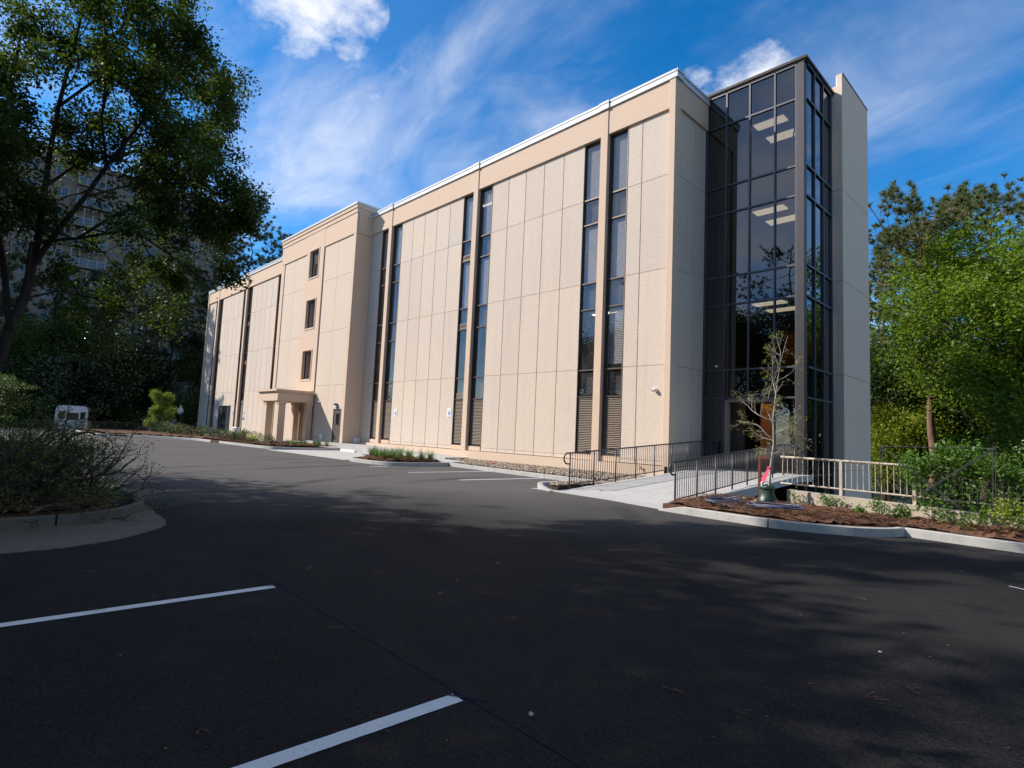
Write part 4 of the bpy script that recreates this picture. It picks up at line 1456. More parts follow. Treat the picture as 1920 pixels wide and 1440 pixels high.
def ramp_railing(pts, label, tz, posts, nb, loop_dir):
    """pts: base line [(x,y)...]; tz height of the top rail above the slab"""
    root = thing('ramp_railing', label, 'railing', (pts[0][0], pts[0][1], ramp_z(*pts[0])), 'dark railings of the entrance ramp')
    P = [Vector(p) for p in pts]
    L = [0]
    for a, b in zip(P[:-1], P[1:]):
        L.append(L[-1] + (b - a).length)

    def at(s):
        for i in range(len(L) - 1):
            if L[i + 1] >= s - 1e-9:
                return P[i].lerp(P[i + 1], (s - L[i]) / (L[i + 1] - L[i]))
        return P[-1]
    S = L[-1]
    n = 60
    top = [(*at(S * k / n), ramp_z(*at(S * k / n)) + tz) for k in range(n + 1)]
    bot = [(*at(S * k / n), ramp_z(*at(S * k / n)) + .13) for k in range(n + 1)]
    d = (P[0] - P[1]).normalized()
    z0 = top[0][2]
    loop = []
    for k in range(13):
        a = math.pi * k / 12
        # rounded return: out from the top rail, down and back to the post
        ox = 0.10 + 0.16 * math.sin(a) if 0 < k < 12 else 0.0 + (0.10 if k in (0, 12) else 0)
        loop.append((P[0].x + d.x * ox, P[0].y + d.y * ox, z0 - 0.15 + 0.15 * math.cos(a)))
    part(MB().tube(list(reversed(top)) + loop + [(P[0].x, P[0].y, z0 - .30)], 0.022, 8), 'top_rail', M['rail'], root, True)
    part(MB().tube(bot, 0.016, 6), 'bottom_rail', M['rail'], root, True)
    rl = root.location
    pm = MB().tube([(0, 0, -0.02), (0, 0, tz)], 0.022, 8).mesh('post', M['rail'], True)
    ps = [S * k / posts for k in range(posts + 1)]
    for s in ps:
        q = at(min(S, max(0, s)))
        link('post', pm, root, (q.x - rl[0], q.y - rl[1], ramp_z(*q) - rl[2]))
    bm = baluster_mesh(0.0095, tz - .14, 'rail')
    for j in range(len(ps) - 1):
        for k in range(1, nb):
            q = at(ps[j] + (ps[j + 1] - ps[j]) * k / nb)
            link('baluster', bm, root, (q.x - rl[0], q.y - rl[1], ramp_z(*q) + .13 - rl[2]))
    return root


ramp_railing([(0.55, -6.25), (0.54, 2.36), ], 'dark railing on the building side of the ramp', 1.0, 8, 10, 1)
ramp_railing([(3.93, -6.50), (3.88, -5.3), (3.64, -1.5), (3.45, 1.2), (3.40, 2.38)], 'dark railing on the open side of the ramp, beside the young tree', 1.0, 8, 10, 1)

# ================================================================== retaining wall, beige guard railing, wire trellis
rw = thing('retaining_wall', 'low beige retaining wall below the guard railing', 'wall', (14, -4.8, -.5))
part(MB().prism([(5.8, -4.86), (26, -5.3), (26, -5.08), (5.8, -4.64)], -3.9, lambda x, y: -0.13 - max(0, (x - 5.8)) * .028), 'wall', M['wallc'], rw)
gr = thing('guard_railing', 'beige metal guard railing on the low wall, partly overgrown by vine', 'railing', (14, -4.8, -.2))


def gy(x):
    return -4.75 - (x - 5.8) * 0.0218


def gz(x):
    return -0.13 - max(0, (x - 5.8)) * .028


XA, XB = 5.62, 24.5
top = [(x, gy(x), max(0.50, 0.60 - (x - 5.8) * .012)) for x in np.linspace(XA, XB, 24)]


def tz_(x):
    return max(0.50, 0.60 - (x - 5.8) * .012)


part(MB().tube(top, 0.026, 8), 'top_rail', M['railb'], gr, True)
part(MB().tube([(x, gy(x), tz_(x) - .60) for x in np.linspace(XA, XB, 24)], 0.018, 8), 'bottom_rail', M['railb'], gr, True)
rl = gr.location
pm = MB().box(-.028, .028, -.028, .028, -.12, .80).mesh('post', M['railb'])
for x in np.arange(5.62 + 1.26, XB, 1.315):
    link('post', pm, gr, (x - rl[0], gy(x) - rl[1], tz_(x) - .78 - rl[2]))
bm = MB().box(-.006, .006, -.006, .006, 0, .58).mesh('baluster', M['railb'])
rb_ = random.Random(4)
for k in range(150):
    x = XA + .04 + k * 0.1096
    if x > XB or abs(((x - 6.88) / 1.315) % 1.0) < .03:
        continue
    link('baluster', bm, gr, (x - rl[0], gy(x) - rl[1], tz_(x) - .59 - rl[2]), rot=(rb_.gauss(0, .006), rb_.gauss(0, .006), 0))
tr = thing('wire_trellis', 'thin metal cross braced frame standing in front of the vine', 'frame', (8.6, -5.6, -.5))
YT = -5.55
c4 = {'a': (7.80, YT, .93), 'b': (9.48, YT + .0, .97), 'c': (7.72, YT, -.5), 'd': (9.46, YT, -.52)}
for n_, (p, q, w) in {'top_rod': (c4['a'], c4['b'], .006), 'upright': (c4['a'], c4['c'], .007), 'upright.001': (c4['b'], c4['d'], .007), 'cross_brace': (c4['a'], c4['d'], .0055), 'cross_brace.001': (c4['b'], c4['c'], .0055)}.items():
    nm = n_.split('.')[0]
    part(MB().tube([p, q], w, 6).tube([(p[0] + .03, p[1] + .05, p[2]), (q[0] + .03, q[1] + .05, q[2])], w * .8, 6), nm, M['wire'], tr)

# ================================================================== plants: generators
def unit(v):
    return v / max(1e-9, np.linalg.norm(v))


class Plant:
    def __init__(self, seed):
        self.rng = np.random.default_rng(seed)
        self.seg = []          # (p0, p1, r0, r1)
        self.tips = []         # (p, d)

    def branch(self, p, d, L, r, lvl, maxl, P):
        rng = self.rng
        n = max(2, int(L / P.get('step', 0.35)))
        p = np.array(p, float)
        d = unit(np.array(d, float))
        r1 = r * P.get('taper', 0.55)
        pts = [p.copy()]
        dirs = [d]
        for i in range(n):
            d = unit(d + rng.normal(0, P.get('wig', 0.12), 3) + np.array([0, 0, P.get('trop', 0.03)]) * (1 if lvl else .3))
            p = p + d * (L / n)
            pts.append(p.copy())
            dirs.append(d)
        for i in range(n):
            self.seg.append((pts[i], pts[i + 1], r + (r1 - r) * i / n, r + (r1 - r) * (i + 1) / n))
        if lvl >= maxl:
            for i in range(max(1, n // 2), n + 1):
                self.tips.append((pts[i], dirs[i]))
            return
        if lvl >= maxl - 1:
            self.tips.append((pts[-1], dirs[-1]))
        k = P['kids'][min(lvl, len(P['kids']) - 1)]
        t0 = P.get('t0', [0.35, 0.3, 0.25, 0.2])[min(lvl, 3)]
        for j in range(k):
            t = t0 + (1 - t0) * (j + rng.uniform(0.1, 0.95)) / k
            f = t * n
            i = min(n - 1, int(f))
            q = pts[i] + (pts[i + 1] - pts[i]) * (f - i)
            a = rng.uniform(0, 2 * math.pi)
            dd = dirs[i]
            ref = np.array([0, 0, 1.0]) if abs(dd[2]) < .9 else np.array([1.0, 0, 0])
            u = unit(np.cross(dd, ref))
            v = np.cross(dd, u)
            ang = math.radians(rng.normal(P.get('ang', 48), 10))
            nd = dd * math.cos(ang) + (u * math.cos(a) + v * math.sin(a)) * math.sin(ang)
            nd = unit(nd * np.array([1, 1, P.get('flat', 1.0)]))
            self.branch(q, nd, L * P.get('ratio', 0.62) * rng.uniform(.75, 1.2) * (1.15 - .45 * t), (r + (r1 - r) * t) * P.get('rr', 0.6), lvl + 1, maxl, P)

    def wood(self, name, mat, parent, off, sides=5, rmin=0.0):
        S = [s for s in self.seg if s[2] > rmin]
        if not S:
            return None
        p0 = np.array([s[0] for s in S])
        p1 = np.array([s[1] for s in S])
        r0 = np.array([s[2] for s in S])
        r1 = np.array([s[3] for s in S])
        d = p1 - p0
        d /= np.linalg.norm(d, axis=1, keepdims=True) + 1e-9
        ref = np.where(np.abs(d[:, 2:3]) < .9, np.array([[0, 0, 1.0]]), np.array([[1.0, 0, 0]]))
        u = np.cross(d, ref)
        u /= np.linalg.norm(u, axis=1, keepdims=True)
        v = np.cross(d, u)
        a = np.arange(sides) * 2 * math.pi / sides
        ring = u[:, None] * np.cos(a)[None, :, None] + v[:, None] * np.sin(a)[None, :, None]
        V = np.concatenate([p0[:, None] + ring * r0[:, None, None], p1[:, None] + ring * r1[:, None, None]], 1)
        n = len(S)
        k = np.arange(sides)
        j = (k + 1) % sides
        F = np.stack([k, j, sides + j, sides + k], 1)[None] + (np.arange(n) * 2 * sides)[:, None, None]
        me = np_mesh(name, V.reshape(-1, 3) - np.array(off), F.reshape(-1, 4), mat, True)
        return link(name, me, parent)


def leaf_quads(C, size, rng, up=0.4, asp=0.55, dirs=None):
    n = len(C)
    nrm = rng.normal(0, 1, (n, 3))
    nrm[:, 2] = np.abs(nrm[:, 2]) + up
    nrm /= np.linalg.norm(nrm, axis=1, keepdims=True)
    a = rng.normal(0, 1, (n, 3))
    if dirs is not None:
        a = a * .5 + dirs
    a -= nrm * np.sum(a * nrm, 1, keepdims=True)
    a /= np.linalg.norm(a, axis=1, keepdims=True) + 1e-9
    b = np.cross(nrm, a)
    s = size * rng.uniform(.65, 1.25, (n, 1))
    fold = nrm * s * .12
    V = np.stack([C - a * s * .5, C + b * s * asp * .5 + fold, C + a * s * .5, C - b * s * asp * .5 + fold], 1)
    return V.reshape(-1, 3)


def leaves(name, C, size, mat, parent, off, seed, up=.4, asp=.55):
    rng = np.random.default_rng(seed)
    V = leaf_quads(C, size, rng, up, asp)
    F = np.arange(len(V)).reshape(-1, 4)
    return link(name, np_mesh(name, V - np.array(off), F, mat), parent)


def around(tips, per, sig, rng, flat=1.0):
    T = np.array([t[0] for t in tips])
    C = np.repeat(T, per, 0)
    return C + rng.normal(0, 1, C.shape) * sig * np.array([1, 1, flat])


def needle_tufts(C, D, per, ln, w, rng):
    n = len(C) * per
    c = np.repeat(C, per, 0)
    d = np.repeat(D, per, 0) * .55 + rng.normal(0, .55, (n, 3))
    d[:, 2] += .12
    d /= np.linalg.norm(d, axis=1, keepdims=True)
    p = np.cross(d, rng.normal(0, 1, (n, 3)))
    p /= np.linalg.norm(p, axis=1, keepdims=True)
    L = ln * rng.uniform(.7, 1.15, (n, 1))
    V = np.stack([c - p * w, c + p * w, c + d * L], 1).reshape(-1, 3)
    return V


def broadleaf(name, label, base, H, mat_leaf, seed, leaf=0.14, per=60, sig=.45, kids=(8, 6, 5), r=.2, L0=None, bark='bark', trunk_h=.35, maxl=3, P=None, group=None, up=.4, flat=1.0, lean=(0, 0)):
    root = thing(name, label, 'tree', base, group)
    pl = Plant(seed)
    prm = dict(kids=list(kids), ratio=.62, ang=46, trop=.05, wig=.10, step=H * .05, t0=[trunk_h, .3, .25, .2], rr=.55)
    prm.update(P or {})
    pl.branch(base, (lean[0], lean[1], 1), L0 or H * .72, r, 0, maxl, prm)
    pl.wood('trunk', M[bark], root, base, 6, 0.0)
    C = around(pl.tips, per, sig, pl.rng, flat)
    leaves('crown', C, leaf, M[mat_leaf], root, base, seed + 1, up)
    return root


def pine(name, label, base, H, seed, crown0=.5, spread=.22, mat='needle_green', nb=26, per=26, ln=.28, w=.016, r=.22, group=None, tufts=6, lean=(0, 0), bark='bark_pine'):
    root = thing(name, label, 'tree', base, group)
    pl = Plant(seed)
    rng = pl.rng
    n = 14
    pts = [np.array(base, float) + np.array([lean[0] * H * (k / n) ** 1.3, lean[1] * H * (k / n) ** 1.3, H * k / n]) + (rng.normal(0, .006 * H, 3) * np.array([1, 1, 0]) if k else 0) for k in range(n + 1)]
    for k in range(n):
        pl.seg.append((pts[k], pts[k + 1], r * (1 - .85 * k / n), r * (1 - .85 * (k + 1) / n)))
    C, D = [], []
    for j in range(nb):
        t = crown0 + (1 - crown0) * ((j + rng.uniform(0, 1)) / nb)
        f = t * n
        i = min(n - 1, int(f))
        q = pts[i] + (pts[i + 1] - pts[i]) * (f - i)
        a = rng.uniform(0, 6.28)
        k = (t - crown0) / (1 - crown0)
        Lb = H * spread * (0.55 + .75 * math.sin(math.pi * min(1, .22 + .74 * k))) * rng.uniform(.55, 1.15)
        d = np.array([math.cos(a), math.sin(a), rng.normal(.18, .18)])
        sub = Plant(int(rng.integers(1e9)))
        sub.branch(q, d, Lb, r * .22 * (1.1 - .6 * k), 1, 2, dict(kids=[tufts, tufts], ratio=.45, ang=42, trop=.06, wig=.13, step=Lb * .16, t0=[.3, .35, .3, .3], rr=.5, flat=.7))
        pl.seg += sub.seg
        for (p, dd) in sub.tips:
            C.append(p)
            D.append(dd)
    pl.wood('trunk', M[bark], root, base, 6)
    C, D = np.array(C), np.array(D)
    V = needle_tufts(C, D, per, ln, w, rng)
    link('crown', np_mesh('crown', V - np.array(base), np.arange(len(V)).reshape(-1, 3), M[mat]), root)
    return root


# ================================================================== foreground left: big dark leafy tree
lt = Plant(101)
LB = (-1.45, -18.35, -0.45)
lroot = thing('leafy_tree', 'big dark leafy tree leaning in from the left edge above the bare shrub', 'tree', LB)
limbs = [
    ([(-1.45, -18.35, -.5), (-1.41, -18.28, .6), (-1.41, -18.24, 1.1), (-1.31, -18.11, 1.71), (-1.2, -18.04, 2.18), (-1.2, -17.91, 2.68), (-1.2, -17.86, 3.22)], .13, .095),
    ([(-1.2, -17.86, 3.22), (-1.19, -17.82, 3.85), (-1.39, -17.81, 4.64), (-1.59, -17.79, 5.37), (-1.79, -17.74, 6.24), (-1.79, -17.66, 7.07), (-1.68, -17.59, 7.87), (-1.68, -17.6, 8.89)], .085, .025),
    ([(-1.2, -17.86, 3.22), (-.98, -17.6, 3.87), (-.76, -17.33, 4.44), (-.63, -17.1, 5.03), (-.5, -16.87, 5.54), (-.38, -16.62, 6.10), (-.28, -16.42, 6.62), (-.25, -16.25, 7.15)], .07, .02),
    ([(-1.2, -17.91, 2.68), (-1.0, -17.92, 3.56), (-.66, -17.37, 3.71), (-.28, -16.71, 3.96), (.02, -16.19, 3.59), (.23, -15.74, 3.26), (.42, -15.44, 3.16), (.54, -15.05, 3.38)], .045, .008),
    ([(-1.2, -18.04, 2.18), (-1.51, -18.19, 3.2), (-1.81, -18.38, 4.11), (-2.01, -18.41, 5.27), (-2.21, -18.38, 6.51), (-2.21, -18.33, 7.53)], .075, .03),
    ([(-1.39, -17.81, 4.64), (-1.57, -17.44, 5.21), (-1.71, -16.84, 5.68), (-1.8, -16.34, 6.02), (-1.8, -15.98, 6.30), (-1.8, -15.78, 6.5)], .045, .014),
    ([(-1.79, -17.74, 6.24), (-1.95, -17.25, 7.05), (-2.08, -16.6, 7.69), (-2.06, -16.15, 7.88), (-2.02, -15.75, 7.7), (-1.9, -15.5, 7.72)], .045, .012),
    ([(-1.79, -17.66, 7.07), (-1.53, -17.06, 7.89), (-1.40, -16.75, 8.55), (-1.25, -16.5, 9.15)], .04, .015),
    ([(-.66, -17.37, 3.71), (-.41, -16.92, 4.2), (-.22, -16.38, 4.55), (-.02, -15.92, 4.70), (.12, -15.55, 4.58), (.2, -15.35, 4.42)], .035, .009),
    ([(-1.2, -17.91, 2.68), (-1.47, -17.47, 2.94), (-1.72, -16.92, 2.95), (-1.84, -16.36, 2.82)], .03, .01),
    ([(-1.19, -17.82, 3.85), (-.71, -18.16, 4.06), (-.21, -18.44, 4.24), (-.21, -18.66, 4.79)], .04, .014),
    ([(-1.51, -18.19, 3.2), (-1.21, -18.52, 3.48), (-1.2, -18.86, 3.97), (-1.19, -19.1, 4.71), (-1.19, -19.2, 5.76)], .05, .02),
    ([(-1.81, -18.38, 4.11), (-2.01, -18.77, 4.94), (-2.2, -19.06, 5.99), (-2.19, -19.16, 7.06)], .05, .02),
    ([(-.76, -17.33, 4.44), (-1.0, -16.8, 4.87), (-1.09, -16.16, 5.32), (-1.06, -15.55, 5.38)], .035, .01),
    ([(-.63, -17.1, 5.03), (-.35, -17.28, 5.69), (-.14, -17.23, 6.44), (-.13, -17.16, 7.21), (-.13, -17.08, 8.1)], .04, .015),
]
for pts, r0, r1 in limbs:
    n = len(pts) - 1
    for i in range(n):
        lt.seg.append((np.array(pts[i]), np.array(pts[i + 1]), .66 * (r0 + (r1 - r0) * i / n), .66 * (r0 + (r1 - r0) * (i + 1) / n)))
prm = dict(kids=[5, 4], ratio=.60, ang=44, trop=.03, wig=.15, step=.16, t0=[.25, .25, .2, .2], rr=.55, taper=.4)
for li, (pts, r0, r1) in enumerate(limbs[1:]):
    n = len(pts) - 1
    for i in range(2 if r0 > .06 else 1, n + 1):
        for rep in range(3 if not (li == 2 and i > 3) else (1 if i in (4, 6) else 0)):
            q = np.array(pts[i]) if i == n else np.array(pts[i]) + (np.array(pts[i + 1]) - np.array(pts[i])) * lt.rng.uniform(0, 1)
            along = unit(np.array(pts[min(i + 1, n)]) - np.array(pts[max(i - 1, 0)]))
            d = unit(along * .6 + lt.rng.normal(0, .8, 3))
            lt.branch(q, d, lt.rng.uniform(.55, 1.0) * (.5 if li in (2, 7) and i > 3 else 1), .013, 1, 3, prm)
lt.wood('trunk', M['bark'], lroot, LB, 6)
Cl = around(lt.tips, 18, .085, lt.rng)
print('left tree', len(lt.tips), len(Cl))
leaves('crown', Cl, .066, M['leaf_dark'], lroot, LB, 5, .3, .62)

# foreground left: sprawling half bare shrub
bs = Plant(77)
BB = (-0.35, -17.75, -0.42)
broot = thing('bare_shrub', 'large sprawling shrub of bare crooked branches in the left mulch bed', 'shrub', BB)
prm = dict(kids=[5, 4, 3], ratio=.58, ang=34, trop=.02, wig=.20, step=.09, t0=[.25, .25, .2, .2], rr=.58, taper=.5)
rng = bs.rng
for j in range(46):
    bx, by = BB[0] + rng.normal(0, .45), BB[1] + rng.normal(-.05, .38)
    a = rng.uniform(-.2, 2.4) if j % 3 else rng.uniform(0, 6.28)
    el = rng.uniform(.45, 1.5)
    d = (math.cos(a) * .75 * math.cos(el), math.sin(a) * math.cos(el), math.sin(el))
    bs.branch((bx, by, -.45), d, rng.uniform(.82, 1.24), rng.uniform(.016, .034), 0, 3, prm)
for (dx, dy, dz, L) in ((.35, .95, .20, 1.5), (.45, .9, .32, 1.5), (.25, .95, .48, 1.5), (.5, .8, .12, 1.4), (.1, .95, .65, 1.4), (.6, .7, .35, 1.3)):
    bs.branch((BB[0] + .15, BB[1] + .15, -.42), (dx, dy, dz), L, .03, 0, 3, prm)
bs.wood('stems', M['bark_bush'], broot, BB, 5)
sel = [t for t in bs.tips if rng.uniform() < .60]
leaves('foliage', around(sel, 2, .04, rng), .036, M['leaf_vine'], broot, BB, 9, .4)
b2 = Plant(78)
B2 = (-3.4, -18.0, -0.42)
b2root = thing('leafy_shrub', 'green leafed shrub behind the bare shrub at the left edge', 'shrub', B2)
for j in range(26):
    a = b2.rng.uniform(0, 6.28)
    el = b2.rng.uniform(.5, 1.4)
    b2.branch((B2[0] + b2.rng.normal(0, .5), B2[1] + b2.rng.normal(0, .5), -.45), (math.cos(a) * math.cos(el), math.sin(a) * math.cos(el), math.sin(el)), b2.rng.uniform(.7, 1.0), .02, 0, 2, prm)
b2.wood('stems', M['bark_bush'], b2root, B2, 4)
leaves('foliage', around([t for t in b2.tips if b2.rng.uniform() < .8], 3, .07, b2.rng), .05, M['leaf_shrub'], b2root, B2, 19, .4)

# ================================================================== young tree with its watering bag by the ramp
yt = Plant(31)
YB0 = (5.62, -5.42, -0.44)
yroot = thing('young_tree', 'slender young tree with pale twigs just leafing out beside the ramp', 'tree', YB0)
trunk = [(5.62, -5.42, -.44), (5.64, -5.40, .3), (5.70, -5.36, .9), (5.69, -5.37, 1.5), (5.74, -5.33, 2.1), (5.80, -5.28, 2.7), (5.93, -5.18, 3.35)]
for i in range(6):
    yt.seg.append((np.array(trunk[i]), np.array(trunk[i + 1]), .030 - .0045 * i, .030 - .0045 * (i + 1)))
prm = dict(kids=[6, 4], ratio=.42, ang=48, trop=.04, wig=.16, step=.07, t0=[.2, .2, .2, .2], rr=.55, taper=.45)
R_ = np.array([_r.x, _r.y, 0])
F_ = np.array([_f.x, _f.y, 0])
for (h, side, fwd, upz, L) in ((1.0, -1, .2, .55, .95), (1.15, 1, -.3, .4, .55), (.85, 1, .3, .12, .85), (1.35, -1, .3, .9, 1.0), (1.5, .9, -.1, .5, .8), (1.75, -.9, -.2, 1.3, .9), (1.9, .8, .2, .7, .8),
                               (2.15, -.7, .3, 1.4, .8), (2.3, .8, 0, 1.0, .7), (2.6, -.4, -.3, 1.3, .6), (.65, 1, .1, .05, .9), (.75, -.8, -.4, .1, .45), (1.25, .5, .8, .4, .6), (1.6, -.5, -.8, .5, .6), (1.4, .9, .4, .1, .7),
                               (1.1, .7, -.5, .3, .5), (.95, -.6, .5, .25, .5), (1.05, .9, 0, .2, .6)):
    k = min(5, int((h + .44) / .63))
    q = np.array(trunk[k]) + (np.array(trunk[k + 1]) - np.array(trunk[k])) * .5
    q[2] = h
    yt.branch(q, R_ * side + F_ * fwd + np.array([0, 0, upz]), L, .011, 0, 2, prm)
yt.branch(trunk[-2], (.1, .1, 1), .7, .010, 0, 2, prm)
yt.wood('trunk', M['bark_pale'], yroot, YB0, 6)
leaves('crown', around(yt.tips, 2, .028, yt.rng), .036, M['leaf_bud'], yroot, YB0, 33, .4, .5)
bag = thing('watering_bag', 'dark green watering bag wrapped round the foot of the young tree', 'bag', (5.60, -5.45, -.45))
prof = [(.205, -.46), (.215, -.40), (.185, -.32), (.155, -.24), (.150, -.14), (.160, -.08), (.155, -.055), (.11, -.04), (.06, -.035)]
mb = MB()
n = 20
vs, fs = [], []
for i, (r, z) in enumerate(prof):
    for k in range(n):
        a = 2 * math.pi * k / n
        rr = r * (1 + .07 * math.sin(3 * a + i * .9) + .04 * math.sin(7 * a - i))
        vs.append((5.60 + rr * math.cos(a), -5.45 + rr * math.sin(a), z + .012 * math.sin(4 * a)))
for i in range(len(prof) - 1):
    for k in range(n):
        j = (k + 1) % n
        fs.append((i * n + k, i * n + j, (i + 1) * n + j, (i + 1) * n + k))
mb.add(vs, fs)
part(mb, 'bag_body', M['greenbag'], bag, True)
part(MB().tube([(5.60 + .165 * math.cos(a), -5.45 + .165 * math.sin(a), -.10) for a in np.linspace(0, 6.28, 24)], .009, 5), 'strap', M['black'], bag)
part(MB().tube([(5.52, -5.56, -.06), (5.52, -5.56, .02), (5.55, -5.55, .04)], .02, 8), 'filler', M['white'], bag)
rib = thing('ribbon', 'pink plastic tape tied round the young trunk above the green bag', 'ribbon', (5.6, -5.5, .1))
part(MB().add([(5.61, -5.47, .34), (5.66, -5.47, .33), (5.60, -5.52, .10), (5.54, -5.55, -.02), (5.48, -5.56, .0), (5.52, -5.52, .14)], [(0, 1, 2, 5), (5, 2, 3, 4)])
     .tube([(5.63 + .035 * math.cos(a), -5.43 + .035 * math.sin(a), .36) for a in np.linspace(0, 6.28, 10)], .016, 5), 'tape', M['pink'], rib)
stk = thing('tree_stake', 'maroon metal post standing just left of the young tree', 'post', (5.35, -5.25, -.45))
part(MB().box(5.32, 5.375, -5.28, -5.225, -.6, .62), 'post', M['maroon'], stk)
part(MB().box(5.376, 5.60, -5.31, -5.285, .55, .60), 'arm', M['maroon'], stk)


def hose(name, label, cx, cy, rx, ry, turns, seed, extra):
    rg = random.Random(seed)
    pts = []
    N = turns * 26
    for k in range(N):
        a = 2 * math.pi * k / 26
        s = 1 + .22 * math.sin(k * .11 + seed) + rg.gauss(0, .006)
        s2 = 1 + .24 * math.cos(k * .083 + seed * 2)
        pts.append((cx + rx * s * math.cos(a) + .05 * math.sin(k * .05), cy + ry * s2 * math.sin(a) + .05 * math.cos(k * .041), -.385 + .07 * (k / N) + .022 * math.sin(k * .23 + seed) + .012))
    pts += extra
    t = thing(name, label, 'hose', (cx, cy, -.42))
    part(MB().tube(pts, .011, 6), 'hose', M['hose'], t, True)
    return t


hose('hose_coil', 'large loose coil of blue grey hose nearest the kerb below the green bag', 6.28, -6.72, .44, .40, 5, 3, [(5.9, -7.0, -.40), (5.6, -7.1, -.41), (5.3, -7.05, -.41)])
hose('hose_coil', 'flatter tangle of blue grey hose at the ramp end of the mulch bed', 5.22, -6.75, .28, .42, 5, 8, [(5.5, -6.4, -.39), (5.8, -6.35, -.39)])
rk = random.Random(9)


def rock(x, y, z, s, label, group=None):
    mb = MB().ball((x, y, z), s, s * .8, s * .6, 8, 5)
    mb.v = [(a + rk.gauss(0, s * .10), b + rk.gauss(0, s * .10), c + rk.gauss(0, s * .08)) for (a, b, c) in mb.v]
    return solo(mb, 'rock', M['rock'], label, 'rock', group, loc=(x, y, z))


rock(5.52, -5.98, -.40, .10, 'pale rock lying beside the green watering bag')
rock(5.05, -5.35, -.38, .06, 'small pale rock at the dark gap under the ramp')
for k, (x, y) in enumerate(((7.0, -5.25), (7.12, -5.32), (7.3, -5.2), (6.85, -5.15))):
    rock(x, y, -.41, .035 + .01 * (k % 2), '%s broken stone from the ramp at the foot of the beige wall' % ('second', 'third', 'fourth', 'first')[k], 'broken stones')

# ================================================================== vine and weeds on the right
vn = Plant(55)
VB = (9.0, -4.95, -.45)
vroot = thing('vine', 'green leafy vine tumbling over the beige guard railing at the right edge', 'vine', VB)
rng = vn.rng
prm = dict(kids=[4, 3], ratio=.6, ang=40, trop=.02, wig=.22, step=.10, t0=[.2, .2, .2, .2], rr=.6, taper=.5)
for j in range(36):
    x = rng.uniform(7.95, 11.6)
    vn.branch((x, gy(x) - rng.uniform(.02, .35), rng.uniform(-.4, .05)), (rng.normal(0, .45), rng.normal(-.1, .35), 1), rng.uniform(.5, .95), .007, 0, 2, prm)
C = []
for j in range(250):
    x = rng.uniform(8.05, 12.6)
    z = rng.normal(.60 + .12 * math.sin(x * 2.3), .16)
    if x < 8.5:
        z = rng.normal(.55, .10)
    c = np.array([x, gy(x) + rng.normal(-.08, .16), z])
    C.append(c + rng.normal(0, .10, (26, 3)))
for j in range(150):
    x = rng.uniform(8.3, 12.6)
    c = np.array([x, gy(x) - rng.uniform(.0, .5), rng.uniform(-.3, .35)])
    C.append(c + rng.normal(0, .11, (14, 3)))
C = np.concatenate(C)
vn.wood('stems', M['bark_bush'], vroot, VB, 4)
leaves('foliage', C, .085, M['leaf_vine'], vroot, VB, 57, .5, .5)
# creeping dead tendrils on the railing
for (x, y, n_, h, lab) in ((6.78, -5.05, 60, .32, 'bushy green weed at the foot of the wall under the railing post'), (6.05, -5.05, 16, .30, 'thin green weed against the wall beside the watering bag'),
                           (7.75, -5.45, 70, .30, 'green weed at the foot of the wire trellis, left corner'), (8.1, -5.45, 130, .26, 'broad green weed clump left of the trellis brace'),
                           (8.75, -5.5, 45, .30, 'weed clump in dry soil under the trellis crossing'), (9.75, -5.75, 160, .55, 'yellow green weed bush at the right trellis foot'), (7.45, -5.65, 45, .12, 'low weed in the pine straw near the kerb corner'),
                           (9.25, -5.75, 60, .35, 'weed clump in the dry bed just left of the right trellis foot')):
    w = Plant(int(x * 100))
    t = thing('weed', lab, 'plant', (x, y, -.44))
    for j in range(7):
        a = w.rng.uniform(0, 6.28)
        w.branch((x, y, -.44), (math.cos(a) * .5, math.sin(a) * .5, 1), h * w.rng.uniform(.6, 1.1), .004, 0, 1, dict(kids=[4], ratio=.5, ang=45, step=.05, wig=.2, t0=[.2] * 4))
    w.wood('stems', M['leaf_shrub'], t, (x, y, -.44), 4)
    tp = w.tips
    per = max(1, n_ * 3 // max(1, len(tp)) + 1)
    leaves('foliage', around(tp, per, .05, w.rng), .055, M['leaf_vine'] if x < 9.4 else M['leaf_yellow'], t, (x, y, -.44), 3, .4)
rngd = np.random.default_rng(8)
dl = scatter_poly([(8.2, -6.0), (12, -6.2), (14, -6.3), (14, -5.1), (8.3, -5.0)], 900, rngd)
V = leaf_quads(np.c_[dl, np.full(len(dl), -.41) + rngd.uniform(0, .05, len(dl))], .055, rngd, .8, .6)
tag(link('leaf_litter', np_mesh('leaf_litter', V, np.arange(len(V)).reshape(-1, 4), M['needle'])), 'dry brown leaf litter under the vine and trellis', 'leaf litter', kind='stuff')

# ================================================================== trees on the right, beyond the lower lot
LOWZ = -3.9
mp = broadleaf('maple_tree', 'broad bright green maple beyond the guard railing on the right', (5.4, 27.2, LOWZ), 19.0, 'leaf_maple', 201, .23, 92, .44, (14, 8, 5), .32, 14.2, 'bark', .26, 3,
               dict(ang=56, trop=.045, ratio=.58, wig=.09))
pine('pine_tree', 'tall pine with a reddish bare trunk just left of the bright maple', (3.2, 26.6, LOWZ), 20.8, 211, .55, .21, 'needle_green', 38, 44, .42, .030, .30, None, 9)
pine('pine_tree', 'second tall pine whose flat crown rises behind the maple at the right edge', (5.6, 34.0, LOWZ), 22.6, 213, .68, .20, 'needle_green', 30, 44, .42, .030, .30, None, 9)
pine('pine_tree', 'far pine just right of the tower end wall, behind the other crowns', (-1.6, 36.0, LOWZ), 22.0, 214, .40, .17, 'needle_green', 36, 40, .42, .032, .26, None, 8)
